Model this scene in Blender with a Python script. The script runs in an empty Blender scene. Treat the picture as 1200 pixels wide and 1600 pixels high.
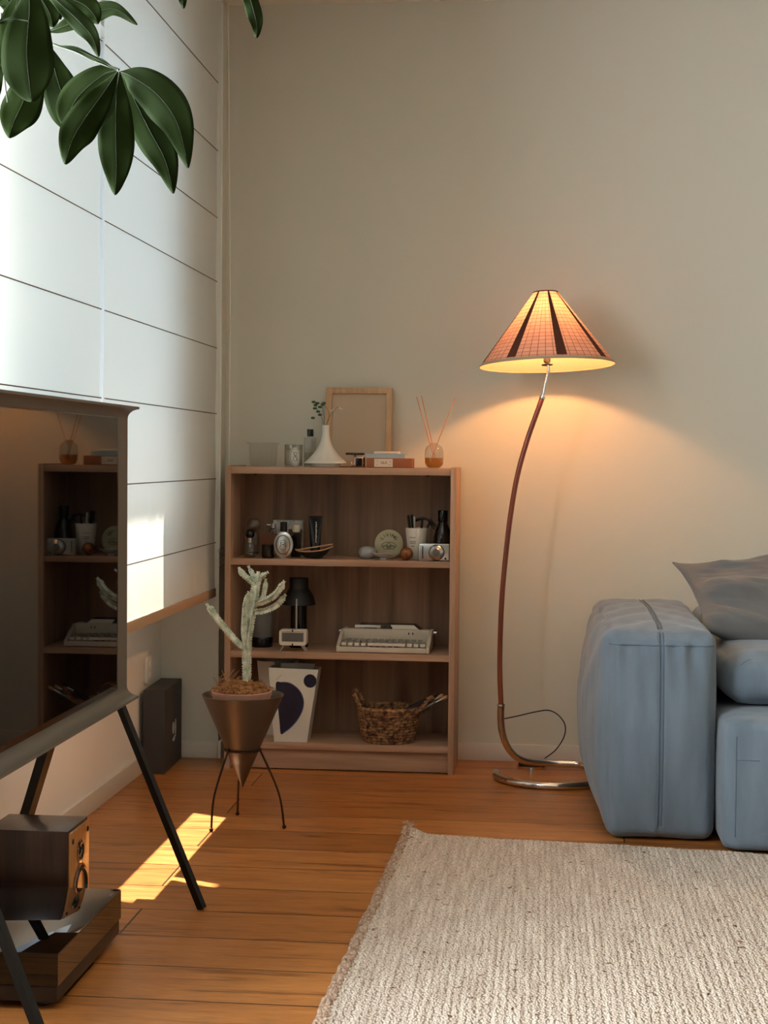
import bpy, bmesh, math, random
from math import sin, cos, pi, atan, sqrt, radians
from mathutils import Vector, Matrix, noise
random.seed(7)
C = bpy.context.scene.collection
S = bpy.context.scene

# ------------------------------------------------------------------ camera
FPX, CZ = 2450.0, 1.096
CAMROT = (Matrix.Rotation(atan(247/FPX), 3, 'Z') @ Matrix.Rotation(pi/2 - atan(86/FPX), 3, 'X')
          @ Matrix.Rotation(0.009, 3, 'Z'))
cd = bpy.data.cameras.new('camera'); cam = bpy.data.objects.new('camera', cd); C.objects.link(cam)
cam.matrix_world = Matrix.Translation((0, 0, CZ)) @ CAMROT.to_4x4()
cd.sensor_fit = 'VERTICAL'; cd.sensor_height = 36; cd.lens = FPX/1600*36
cd.clip_start = 0.05; cd.clip_end = 100
S.camera = cam

# ------------------------------------------------------------------ light
S.view_settings.view_transform = 'Standard'; S.view_settings.look = 'None'
S.view_settings.gamma = 1; S.view_settings.use_curve_mapping = False
S.view_settings.exposure = 0.45
w = bpy.data.worlds.new('world'); S.world = w; w.use_nodes = True
w.node_tree.nodes['Background'].inputs[0].default_value = (0.72, 0.86, 1, 1)
w.node_tree.nodes['Background'].inputs[1].default_value = 1.0

def area(name, loc, rot, sx, sy, power, col):
    l = bpy.data.lights.new(name, 'AREA'); l.shape = 'RECTANGLE'; l.size = sx; l.size_y = sy
    l.energy = power; l.color = col
    o = bpy.data.objects.new(name, l); C.objects.link(o); o.location = loc; o.rotation_euler = rot
    return o
SUNDIR = Vector((0.38, -0.17, -1)).normalized()
sl = bpy.data.lights.new('sun', 'SUN'); sl.energy = 22; sl.angle = radians(0.6); sl.color = (1, 0.93, 0.82)
sun = bpy.data.objects.new('sun', sl); C.objects.link(sun)
sun.rotation_euler = SUNDIR.to_track_quat('-Z', 'Y').to_euler(); sun.location = (-3, 4, 5)
# daylight at the left wall's windows, the nearer two out of view (lights face +X)
area('window_daylight', (-2.12, 3.2, 1.65), (0, -pi/2, 0), 1.6, 4.6, 19, (0.62, 0.84, 1.0))
area('near_window_daylight', (-1.62, 1.0, 1.65), (0, -pi/2, 0), 1.6, 1.5, 14, (0.88, 0.96, 1.0))
area('unseen_window_fill', (-1.50, 2.42, 1.62), (0, -pi/2, 0), 1.5, 0.96, 135, (0.86, 0.95, 1.0))  # unseen light, added to brighten back wall, rug and sofa side

# ------------------------------------------------------------------ unprojection (pixel of the 1200x1600 frame -> world point)
def ray(px, py): return CAMROT @ Vector(((px-600)/FPX, (800-py)/FPX, -1.0))
def PY(px, py, Y): d = ray(px, py); return Vector((0, 0, CZ)) + d*(Y/d.y)
def PX(px, py, X): d = ray(px, py); return Vector((0, 0, CZ)) + d*(X/d.x)

# ------------------------------------------------------------------ materials
def lin(c):
    f = lambda v: v/12.92 if v <= 0.04045 else ((v+0.055)/1.055)**2.4
    return tuple(f(x/255) for x in c) + (1,)
def N(nt, t, **kw):
    n = nt.nodes.new(t)
    for k, v in kw.items():
        if k.startswith('i_'): n.inputs[k[2:].replace('_', ' ')].default_value = v
        else: setattr(n, k, v)
    return n
def mat(name, col, rough=0.6, metal=0.0, var=0.0, vscale=8, vstretch=(1, 1, 1), col2=None, bump=0.0, bscale=200, bstretch=(1, 1, 1),
        alpha=None, trans=0.0, ior=1.45, coat=0.0, sheen=0.0, sub=0.0):
    m = bpy.data.materials.new(name); m.use_nodes = True; nt = m.node_tree
    b = nt.nodes['Principled BSDF']; b.inputs['Base Color'].default_value = lin(col)
    b.inputs['Roughness'].default_value = rough; b.inputs['Metallic'].default_value = metal
    b.inputs['IOR'].default_value = ior; b.inputs['Transmission Weight'].default_value = trans
    b.inputs['Coat Weight'].default_value = coat; b.inputs['Sheen Weight'].default_value = sheen
    if alpha is not None: b.inputs['Alpha'].default_value = alpha
    tc = N(nt, 'ShaderNodeTexCoord')
    if var or col2:
        mp = N(nt, 'ShaderNodeMapping'); mp.inputs['Scale'].default_value = vstretch
        nz = N(nt, 'ShaderNodeTexNoise', i_Scale=vscale, i_Detail=4.0)
        nt.links.new(tc.outputs['Object'], mp.inputs[0]); nt.links.new(mp.outputs[0], nz.inputs['Vector'])
        rp = N(nt, 'ShaderNodeValToRGB')
        c1 = lin(col); c2 = lin(col2) if col2 else tuple(x*(1-var) for x in c1[:3]) + (1,)
        rp.color_ramp.elements[0].position = 0.35; rp.color_ramp.elements[1].position = 0.65
        rp.color_ramp.elements[0].color = c1; rp.color_ramp.elements[1].color = c2
        nt.links.new(nz.outputs['Fac'], rp.inputs[0]); nt.links.new(rp.outputs[0], b.inputs['Base Color'])
    if bump:
        mp = N(nt, 'ShaderNodeMapping'); mp.inputs['Scale'].default_value = bstretch
        nz = N(nt, 'ShaderNodeTexNoise', i_Scale=bscale, i_Detail=3.0)
        bp = N(nt, 'ShaderNodeBump', i_Strength=bump, i_Distance=0.002)
        nt.links.new(tc.outputs['Object'], mp.inputs[0]); nt.links.new(mp.outputs[0], nz.inputs['Vector'])
        nt.links.new(nz.outputs['Fac'], bp.inputs['Height']); nt.links.new(bp.outputs[0], b.inputs['Normal'])
    return m
def clear(name, col, dens=0.1, rough=0.03, refl=1.0):
    """thin clear or tinted wall: light passes straight through, with a fresnel reflection"""
    m = bpy.data.materials.new(name); m.use_nodes = True; nt = m.node_tree; nt.nodes.clear()
    o = N(nt, 'ShaderNodeOutputMaterial'); mx = N(nt, 'ShaderNodeMixShader'); t = N(nt, 'ShaderNodeBsdfTransparent')
    g = N(nt, 'ShaderNodeBsdfGlossy', i_Roughness=rough); lw = N(nt, 'ShaderNodeFresnel', i_IOR=1.5)
    ml = N(nt, 'ShaderNodeMath', operation='MULTIPLY'); ml.inputs[1].default_value = refl
    c = lin(col); t.inputs[0].default_value = tuple(1-dens+dens*x for x in c[:3]) + (1,)
    ge = N(nt, 'ShaderNodeNewGeometry'); io = N(nt, 'ShaderNodeMath', operation='MULTIPLY_ADD'); io.inputs[1].default_value = 1/1.5-1.5; io.inputs[2].default_value = 1.5
    nt.links.new(ge.outputs['Backfacing'], io.inputs[0]); nt.links.new(io.outputs[0], lw.inputs[0])
    nt.links.new(lw.outputs[0], ml.inputs[0]); nt.links.new(ml.outputs[0], mx.inputs[0])
    nt.links.new(t.outputs[0], mx.inputs[1]); nt.links.new(g.outputs[0], mx.inputs[2]); nt.links.new(mx.outputs[0], o.inputs[0])
    return m
def emis(name, col, s):
    m = bpy.data.materials.new(name); m.use_nodes = True; nt = m.node_tree
    b = nt.nodes['Principled BSDF']; b.inputs['Base Color'].default_value = lin(col)
    b.inputs['Emission Color'].default_value = lin(col); b.inputs['Emission Strength'].default_value = s
    return m
def wood(name, c1, c2, c3, axis='Z', scale=1.0, rough=0.5, coat=0.0):
    m = bpy.data.materials.new(name); m.use_nodes = True; nt = m.node_tree; b = nt.nodes['Principled BSDF']
    tc = N(nt, 'ShaderNodeTexCoord'); mp = N(nt, 'ShaderNodeMapping')
    st = {'Z': (14, 14, 0.9), 'X': (0.9, 14, 14), 'Y': (14, 0.9, 14)}[axis]
    mp.inputs['Scale'].default_value = tuple(s*scale for s in st)
    n1 = N(nt, 'ShaderNodeTexNoise', i_Scale=1.6, i_Detail=5.0, i_Distortion=0.7)
    n2 = N(nt, 'ShaderNodeTexNoise', i_Scale=9.0, i_Detail=3.0)
    rp = N(nt, 'ShaderNodeValToRGB'); e = rp.color_ramp.elements
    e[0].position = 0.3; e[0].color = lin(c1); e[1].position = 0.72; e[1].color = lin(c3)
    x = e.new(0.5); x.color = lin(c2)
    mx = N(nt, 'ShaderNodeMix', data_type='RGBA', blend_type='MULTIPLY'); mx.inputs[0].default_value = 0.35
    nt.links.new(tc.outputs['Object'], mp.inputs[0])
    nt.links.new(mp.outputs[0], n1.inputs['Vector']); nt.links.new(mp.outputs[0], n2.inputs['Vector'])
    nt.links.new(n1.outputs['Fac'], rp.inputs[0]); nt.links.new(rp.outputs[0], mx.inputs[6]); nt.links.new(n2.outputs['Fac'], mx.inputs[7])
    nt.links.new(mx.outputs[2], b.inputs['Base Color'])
    b.inputs['Roughness'].default_value = rough; b.inputs['Coat Weight'].default_value = coat
    return m
def floor_mat():
    m = bpy.data.materials.new('oak_planks'); m.use_nodes = True; nt = m.node_tree; b = nt.nodes['Principled BSDF']
    tc = N(nt, 'ShaderNodeTexCoord'); mp = N(nt, 'ShaderNodeMapping'); mp.inputs['Location'].default_value = (0.95, 0.015, 0)
    br = N(nt, 'ShaderNodeTexBrick', offset=0.37, offset_frequency=2)
    for k, v in (('Scale', 1.0), ('Mortar Size', 0.0026), ('Mortar Smooth', 0.1), ('Bias', 0.0), ('Brick Width', 1.9), ('Row Height', 0.205)):
        br.inputs[k].default_value = v
    br.inputs['Color1'].default_value = lin((188, 124, 66)); br.inputs['Color2'].default_value = lin((156, 97, 46)); br.inputs['Mortar'].default_value = lin((58, 32, 14))
    nt.links.new(tc.outputs['Object'], mp.inputs[0]); nt.links.new(mp.outputs[0], br.inputs['Vector'])
    m2 = N(nt, 'ShaderNodeMapping'); m2.inputs['Scale'].default_value = (1.3, 16, 1)
    n1 = N(nt, 'ShaderNodeTexNoise', i_Scale=2.2, i_Detail=6.0, i_Distortion=1.1)
    n2 = N(nt, 'ShaderNodeTexNoise', i_Scale=14, i_Detail=3.0)
    nt.links.new(tc.outputs['Object'], m2.inputs[0]); nt.links.new(m2.outputs[0], n1.inputs['Vector']); nt.links.new(m2.outputs[0], n2.inputs['Vector'])
    rp = N(nt, 'ShaderNodeValToRGB'); e = rp.color_ramp.elements
    e[0].position = 0.34; e[0].color = (0.38, 0.31, 0.26, 1); e[1].position = 0.66; e[1].color = (1, 1, 1, 1); x = e.new(0.43); x.color = (0.80, 0.75, 0.70, 1)
    mx = N(nt, 'ShaderNodeMix', data_type='RGBA', blend_type='MULTIPLY'); mx.inputs[0].default_value = 0.85
    nt.links.new(n1.outputs['Fac'], rp.inputs[0]); nt.links.new(br.outputs['Color'], mx.inputs[6]); nt.links.new(rp.outputs[0], mx.inputs[7])
    mx2 = N(nt, 'ShaderNodeMix', data_type='RGBA', blend_type='OVERLAY'); mx2.inputs[0].default_value = 0.5
    nt.links.new(mx.outputs[2], mx2.inputs[6]); nt.links.new(n2.outputs['Fac'], mx2.inputs[7])
    nt.links.new(mx2.outputs[2], b.inputs['Base Color'])
    b.inputs['Roughness'].default_value = 0.36
    bp = N(nt, 'ShaderNodeBump', i_Strength=0.25, i_Distance=0.002); nt.links.new(n1.outputs['Fac'], bp.inputs['Height'])
    nt.links.new(bp.outputs[0], b.inputs['Normal'])
    return m
def blind_mat():
    m = bpy.data.materials.new('blind_cloth'); m.use_nodes = True; nt = m.node_tree; nt.nodes.clear()
    o = N(nt, 'ShaderNodeOutputMaterial'); mx = N(nt, 'ShaderNodeMixShader'); mx.inputs[0].default_value = 0.46
    d = N(nt, 'ShaderNodeBsdfDiffuse'); t = N(nt, 'ShaderNodeBsdfTranslucent')
    d.inputs[0].default_value = lin((228, 224, 214)); t.inputs[0].default_value = lin((228, 226, 216))
    tc = N(nt, 'ShaderNodeTexCoord'); mp = N(nt, 'ShaderNodeMapping'); mp.inputs['Scale'].default_value = (1, 3, 300)
    nz = N(nt, 'ShaderNodeTexNoise', i_Scale=3.0, i_Detail=2.0); bp = N(nt, 'ShaderNodeBump', i_Strength=0.15, i_Distance=0.001)
    nt.links.new(tc.outputs['Object'], mp.inputs[0]); nt.links.new(mp.outputs[0], nz.inputs['Vector']); nt.links.new(nz.outputs['Fac'], bp.inputs['Height'])
    nt.links.new(bp.outputs[0], d.inputs['Normal'])
    nt.links.new(d.outputs[0], mx.inputs[1]); nt.links.new(t.outputs[0], mx.inputs[2]); nt.links.new(mx.outputs[0], o.inputs[0])
    return m
def shade_mat():
    """checked cloth of the lamp shade: peach with a fine brown grid, lets some of the bulb's light through"""
    m = bpy.data.materials.new('shade_check'); m.use_nodes = True; nt = m.node_tree; nt.nodes.clear()
    o = N(nt, 'ShaderNodeOutputMaterial'); uv = N(nt, 'ShaderNodeTexCoord')
    br = N(nt, 'ShaderNodeTexBrick', offset=0.0, squash=1.0)
    for k, v in (('Scale', 1.0), ('Mortar Size', 0.0011), ('Mortar Smooth', 0.3), ('Brick Width', 0.0185), ('Row Height', 0.0165)):
        br.inputs[k].default_value = v
    br.inputs['Color1'].default_value = lin((224, 168, 146)); br.inputs['Color2'].default_value = lin((212, 158, 136)); br.inputs['Mortar'].default_value = lin((150, 100, 78))
    mp = N(nt, 'ShaderNodeMapping'); nt.links.new(uv.outputs['UV'], mp.inputs[0]); nt.links.new(mp.outputs[0], br.inputs['Vector'])
    mx = N(nt, 'ShaderNodeMixShader'); mx.inputs[0].default_value = 0.10
    d = N(nt, 'ShaderNodeBsdfDiffuse'); t = N(nt, 'ShaderNodeBsdfTranslucent')
    # woven outside, plain cream lining inside
    ge = N(nt, 'ShaderNodeNewGeometry'); cm = N(nt, 'ShaderNodeMix', data_type='RGBA'); cm.inputs[7].default_value = lin((240, 222, 186))
    nt.links.new(ge.outputs['Backfacing'], cm.inputs[0]); nt.links.new(br.outputs['Color'], cm.inputs[6])
    nt.links.new(cm.outputs[2], d.inputs[0]); cm.inputs[7].default_value = lin((206, 190, 168)); nt.links.new(br.outputs['Color'], t.inputs[0])
    nt.links.new(d.outputs[0], mx.inputs[1]); nt.links.new(t.outputs[0], mx.inputs[2]); nt.links.new(mx.outputs[0], o.inputs[0])
    return m
def leaf_mat():
    m = bpy.data.materials.new('leaf_green'); m.use_nodes = True; nt = m.node_tree; nt.nodes.clear()
    o = N(nt, 'ShaderNodeOutputMaterial'); mx = N(nt, 'ShaderNodeMixShader'); mx.inputs[0].default_value = 0.30
    b = N(nt, 'ShaderNodeBsdfPrincipled'); t = N(nt, 'ShaderNodeBsdfTranslucent')
    b.inputs['Roughness'].default_value = 0.75; b.inputs['Specular IOR Level'].default_value = 0.06; t.inputs[0].default_value = lin((50, 64, 14))
    tc = N(nt, 'ShaderNodeTexCoord'); wv = N(nt, 'ShaderNodeTexWave', i_Scale=9.0, i_Distortion=1.0, i_Detail=1.0)
    wv.bands_direction = 'Y'
    nt.links.new(tc.outputs['UV'], wv.inputs['Vector'])
    rp = N(nt, 'ShaderNodeValToRGB'); rp.color_ramp.elements[0].color = lin((20, 29, 6)); rp.color_ramp.elements[1].color = lin((30, 41, 9)); rp.color_ramp.elements[0].position = 0.05; rp.color_ramp.elements[1].position = 0.4
    nt.links.new(wv.outputs['Fac'], rp.inputs[0]); nt.links.new(rp.outputs[0], b.inputs['Base Color'])
    nt.links.new(b.outputs[0], mx.inputs[1]); nt.links.new(t.outputs[0], mx.inputs[2]); nt.links.new(mx.outputs[0], o.inputs[0])
    return m
def rug_mat():
    m = bpy.data.materials.new('rug_weave'); m.use_nodes = True; nt = m.node_tree; b = nt.nodes['Principled BSDF']
    tc = N(nt, 'ShaderNodeTexCoord')
    vo = N(nt, 'ShaderNodeTexVoronoi', i_Scale=150.0); mp = N(nt, 'ShaderNodeMapping'); mp.inputs['Scale'].default_value = (1.25, 0.75, 1)
    nt.links.new(tc.outputs['Object'], mp.inputs[0]); nt.links.new(mp.outputs[0], vo.inputs['Vector'])
    wv = N(nt, 'ShaderNodeTexWave', i_Scale=20.0, i_Distortion=2.5, i_Detail=3.0); wv.inputs['Detail Scale'].default_value = 2.0
    nt.links.new(tc.outputs['Object'], wv.inputs['Vector'])
    m3 = N(nt, 'ShaderNodeMapping'); m3.inputs['Scale'].default_value = (60, 5, 1)
    nz = N(nt, 'ShaderNodeTexNoise', i_Scale=1.0, i_Detail=3.0); nt.links.new(tc.outputs['Object'], m3.inputs[0]); nt.links.new(m3.outputs[0], nz.inputs['Vector'])
    nf = N(nt, 'ShaderNodeTexNoise', i_Scale=55.0, i_Detail=2.0); nt.links.new(tc.outputs['Object'], nf.inputs['Vector'])
    rp = N(nt, 'ShaderNodeValToRGB'); e = rp.color_ramp.elements
    e[0].position = 0.3; e[0].color = lin((206, 186, 168)); e[1].position = 0.7; e[1].color = lin((240, 224, 208))
    nt.links.new(nz.outputs['Fac'], rp.inputs[0])
    r2 = N(nt, 'ShaderNodeValToRGB'); e = r2.color_ramp.elements
    e[0].position = 0.66; e[0].color = (1, 1, 1, 1); e[1].position = 0.74; e[1].color = lin((150, 116, 92))
    nt.links.new(nf.outputs['Fac'], r2.inputs[0])
    mx = N(nt, 'ShaderNodeMix', data_type='RGBA', blend_type='MULTIPLY'); mx.inputs[0].default_value = 1
    nt.links.new(rp.outputs[0], mx.inputs[6]); nt.links.new(r2.outputs[0], mx.inputs[7])
    r3 = N(nt, 'ShaderNodeValToRGB'); e = r3.color_ramp.elements; e[0].color = (1, 1, 1, 1); e[0].position = 0.25; e[1].color = (0.55, 0.5, 0.45, 1); e[1].position = 0.75
    nt.links.new(vo.outputs['Distance'], r3.inputs[0])
    mx2 = N(nt, 'ShaderNodeMix', data_type='RGBA', blend_type='MULTIPLY'); mx2.inputs[0].default_value = 0.75
    nt.links.new(mx.outputs[2], mx2.inputs[6]); nt.links.new(r3.outputs[0], mx2.inputs[7]); nt.links.new(mx2.outputs[2], b.inputs['Base Color'])
    ad = N(nt, 'ShaderNodeMath', operation='SUBTRACT'); mu = N(nt, 'ShaderNodeMath', operation='MULTIPLY'); mu.inputs[1].default_value = 0.5
    nt.links.new(wv.outputs['Fac'], mu.inputs[0]); nt.links.new(mu.outputs[0], ad.inputs[0]); nt.links.new(vo.outputs['Distance'], ad.inputs[1])
    bp = N(nt, 'ShaderNodeBump', i_Strength=1.0, i_Distance=0.006); nt.links.new(ad.outputs[0], bp.inputs['Height']); nt.links.new(bp.outputs[0], b.inputs['Normal'])
    b.inputs['Roughness'].default_value = 0.95
    return m

M = dict(
 wall=mat('wall_paint', (210, 205, 189), 0.9, bump=0.05, bscale=90), ceil=mat('ceiling_paint', (226, 216, 198), 0.9, bump=0.03, bscale=60),
 lwall=mat('left_wall_paint', (236, 231, 222), 0.9, bump=0.05, bscale=90),
 trim=mat('trim_paint', (216, 206, 192), 0.5, bump=0.02), floor=floor_mat(), blind=blind_mat(),
 hem=mat('blind_hem', (186, 152, 120), 0.8, bump=0.1, bscale=300), rib=mat('blind_rib', (120, 98, 76), 0.8, bump=0.05), cord=mat('white_cord', (230, 226, 214), 0.6, bump=0.1),
 winframe=mat('window_frame_white', (236, 238, 240), 0.4, bump=0.02), pane=clear('window_glass', (235, 245, 255), 0.1),
 concrete=mat('sun_slab_concrete', (170, 168, 164), 0.9, var=0.2, bump=0.2),
 shelfV=wood('walnut_upright', (166, 124, 96), (188, 146, 116), (204, 164, 134), 'Z', 1.0, 0.5),
 shelfX=wood('walnut_shelf', (172, 130, 102), (194, 152, 122), (210, 170, 140), 'X', 1.0, 0.5),
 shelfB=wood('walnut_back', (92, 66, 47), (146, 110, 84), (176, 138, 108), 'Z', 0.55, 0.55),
 dark=mat('dark_plastic', (22, 21, 21), 0.4, bump=0.03), black=mat('black_gloss', (10, 10, 11), 0.18, var=0.2), blackm=mat('black_satin', (26, 24, 23), 0.5, bump=0.05),
 chrome=mat('chrome', (215, 210, 204), 0.07, 1.0, var=0.04), silver=mat('silver_metal', (190, 188, 184), 0.28, 1.0, var=0.06),
 white=mat('white_plastic', (226, 220, 210), 0.45, var=0.04), ceramic=mat('white_ceramic', (224, 216, 202), 0.3, var=0.04), cream=mat('cream_card', (222, 204, 180), 0.8, var=0.06),
 label=mat('label_paper', (210, 206, 196), 0.7, var=0.05), ink=mat('printed_ink', (30, 27, 24), 0.7, var=0.1), inkw=mat('white_print', (206, 202, 196), 0.6, var=0.05),
 red_wood=wood('redwood_pole', (112, 46, 20), (140, 62, 30), (158, 76, 40), 'Z', 2.0, 0.35, 0.3),
 shade=shade_mat(), band=mat('shade_band', (88, 42, 24), 0.8, var=0.15, vscale=30), shadein=mat('shade_lining', (240, 222, 190), 0.8, var=0.03), trimsh=mat('shade_trim', (182, 160, 134), 0.8, var=0.1),
 sofa=mat('blue_linen', (114, 128, 141), 0.95, var=0.22, vscale=3.5, vstretch=(5, 5, 1), bump=0.35, bscale=420, sheen=0.25),
 seam=mat('blue_seam', (92, 106, 120), 0.9, bump=0.2), pillow=mat('grey_linen', (112, 109, 106), 0.95, var=0.18, vscale=7, bump=0.4, bscale=380, sheen=0.2),
 rug=rug_mat(), rugb=mat('rug_binding', (146, 112, 92), 0.95, col2=(196, 170, 146), vscale=120, bump=0.9, bscale=260),
 bronze=mat('bronze_metal', (98, 88, 78), 0.42, 0.65, var=0.08), wire=mat('bronze_wire', (60, 42, 32), 0.35, 0.9, var=0.1), clay=mat('pink_clay', (196, 146, 126), 0.8, var=0.1, vscale=30),
 coir=mat('coir_fibre', (176, 124, 76), 0.9, col2=(120, 76, 40), vscale=60), cactus=mat('cactus_skin', (146, 160, 134), 0.6, col2=(226, 226, 208), vscale=45, bump=0.3, bscale=160), tooth=mat('cactus_edge', (216, 212, 190), 0.7, var=0.2, vscale=80),
 leaf=leaf_mat(), stemg=mat('petiole_brown', (52, 48, 30), 0.6, var=0.2), bark=mat('bark', (110, 90, 66), 0.9, var=0.4, vscale=30, bump=0.6, bscale=60),
 tvb=mat('tv_casing', (104, 95, 84), 0.55, bump=0.04, bscale=400), screen=mat('tv_screen', (4, 4, 5), 0.02, var=0.02, ior=1.27), bezel=mat('tv_bezel', (6, 6, 7), 0.15, var=0.1), legm=mat('leg_metal', (20, 17, 15), 0.45, 0.3, var=0.15),
 spk=wood('speaker_veneer', (44, 24, 15), (58, 34, 22), (74, 46, 31), 'Z', 2.0, 0.35, 0.2), spkf=wood('speaker_front', (186, 120, 62), (204, 138, 76), (216, 152, 90), 'Z', 2.0, 0.3, 0.3),
 lid=clear('smoked_acrylic', (40, 34, 28), 0.95, 0.015, 1.7), plinth=mat('turntable_plinth', (40, 29, 21), 0.4, bump=0.03), vinyl=mat('record_vinyl', (12, 12, 13), 0.25, var=0.2),
 glass=clear('clear_glass', (205, 205, 192), 0.35, 0.03, 2.2), smoke=clear('smoky_acrylic', (200, 184, 160), 0.16, 0.08, 1.0), oil=mat('amber_oil', (226, 150, 40), 0.05, var=0.03, trans=0.6), reed=mat('reed_wood', (206, 128, 72), 0.7, var=0.2),
 greycard=mat('box_charcoal', (64, 60, 58), 0.65, bump=0.05), frame=wood('beech_frame', (196, 150, 104), (212, 168, 122), (222, 180, 136), 'Z', 2.0, 0.5), mount=mat('picture_mount', (190, 166, 138), 0.5, var=0.05, vscale=3),
 brownbook=mat('brown_board', (150, 88, 54), 0.6, var=0.1), bluebook=mat('pale_blue_cover', (168, 182, 188), 0.6, var=0.06), page=mat('paper_edges', (224, 214, 196), 0.9, var=0.1, vscale=100),
 navy=mat('navy_glaze', (22, 27, 54), 0.35, var=0.15), slate=mat('slate_blue_line', (86, 106, 138), 0.5, var=0.1), wicker=mat('wicker', (176, 130, 88), 0.8, col2=(74, 44, 28), vscale=70, bump=0.5, bscale=120),
 amber=mat('amber_stone', (132, 72, 26), 0.12, col2=(86, 42, 16), vscale=40, coat=0.4), disc=mat('sage_disc', (176, 166, 132), 0.6, var=0.06), greyst=mat('grey_stoneware', (168, 166, 164), 0.4, var=0.08),
 bottle=mat('brown_bottle', (34, 20, 13), 0.12, var=0.2), bead=mat('brown_beads', (66, 40, 30), 0.35, var=0.2), copper=mat('rose_copper', (206, 150, 124), 0.25, 0.9, var=0.05), tan=wood('olive_wood', (186, 132, 88), (206, 156, 110), (216, 172, 126), 'X', 3.0, 0.5),
 green=mat('sprig_green', (62, 84, 50), 0.6, var=0.3, vscale=60), bud=mat('white_buds', (226, 222, 200), 0.7, var=0.1), maroon=mat('maroon_cloth', (92, 34, 32), 0.85, var=0.2), ivory=mat('ivory_keys', (226, 212, 194), 0.4, var=0.05),
 typew=mat('typewriter_shell', (204, 188, 168), 0.5, bump=0.15, bscale=500), greym=mat('grey_metal', (120, 116, 110), 0.4, 0.7, var=0.1), bulb=emis('warm_bulb', (255, 190, 110), 6), led=emis('blue_led', (110, 220, 230), 3), wax=mat('candle_wax', (226, 216, 192), 0.6, var=0.04),
 midrib=mat('midrib_green', (34, 40, 16), 0.9, var=0.1), keyg=mat('key_beige', (150, 138, 124), 0.5, var=0.1), radio=mat('radio_grille', (104, 100, 94), 0.7, bump=0.6, bscale=600), browncard=mat('brown_carton', (96, 54, 32), 0.7, var=0.1), whitebox=mat('printed_white_carton', (190, 186, 176), 0.7, col2=(140, 136, 126), vscale=60),
)

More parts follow.
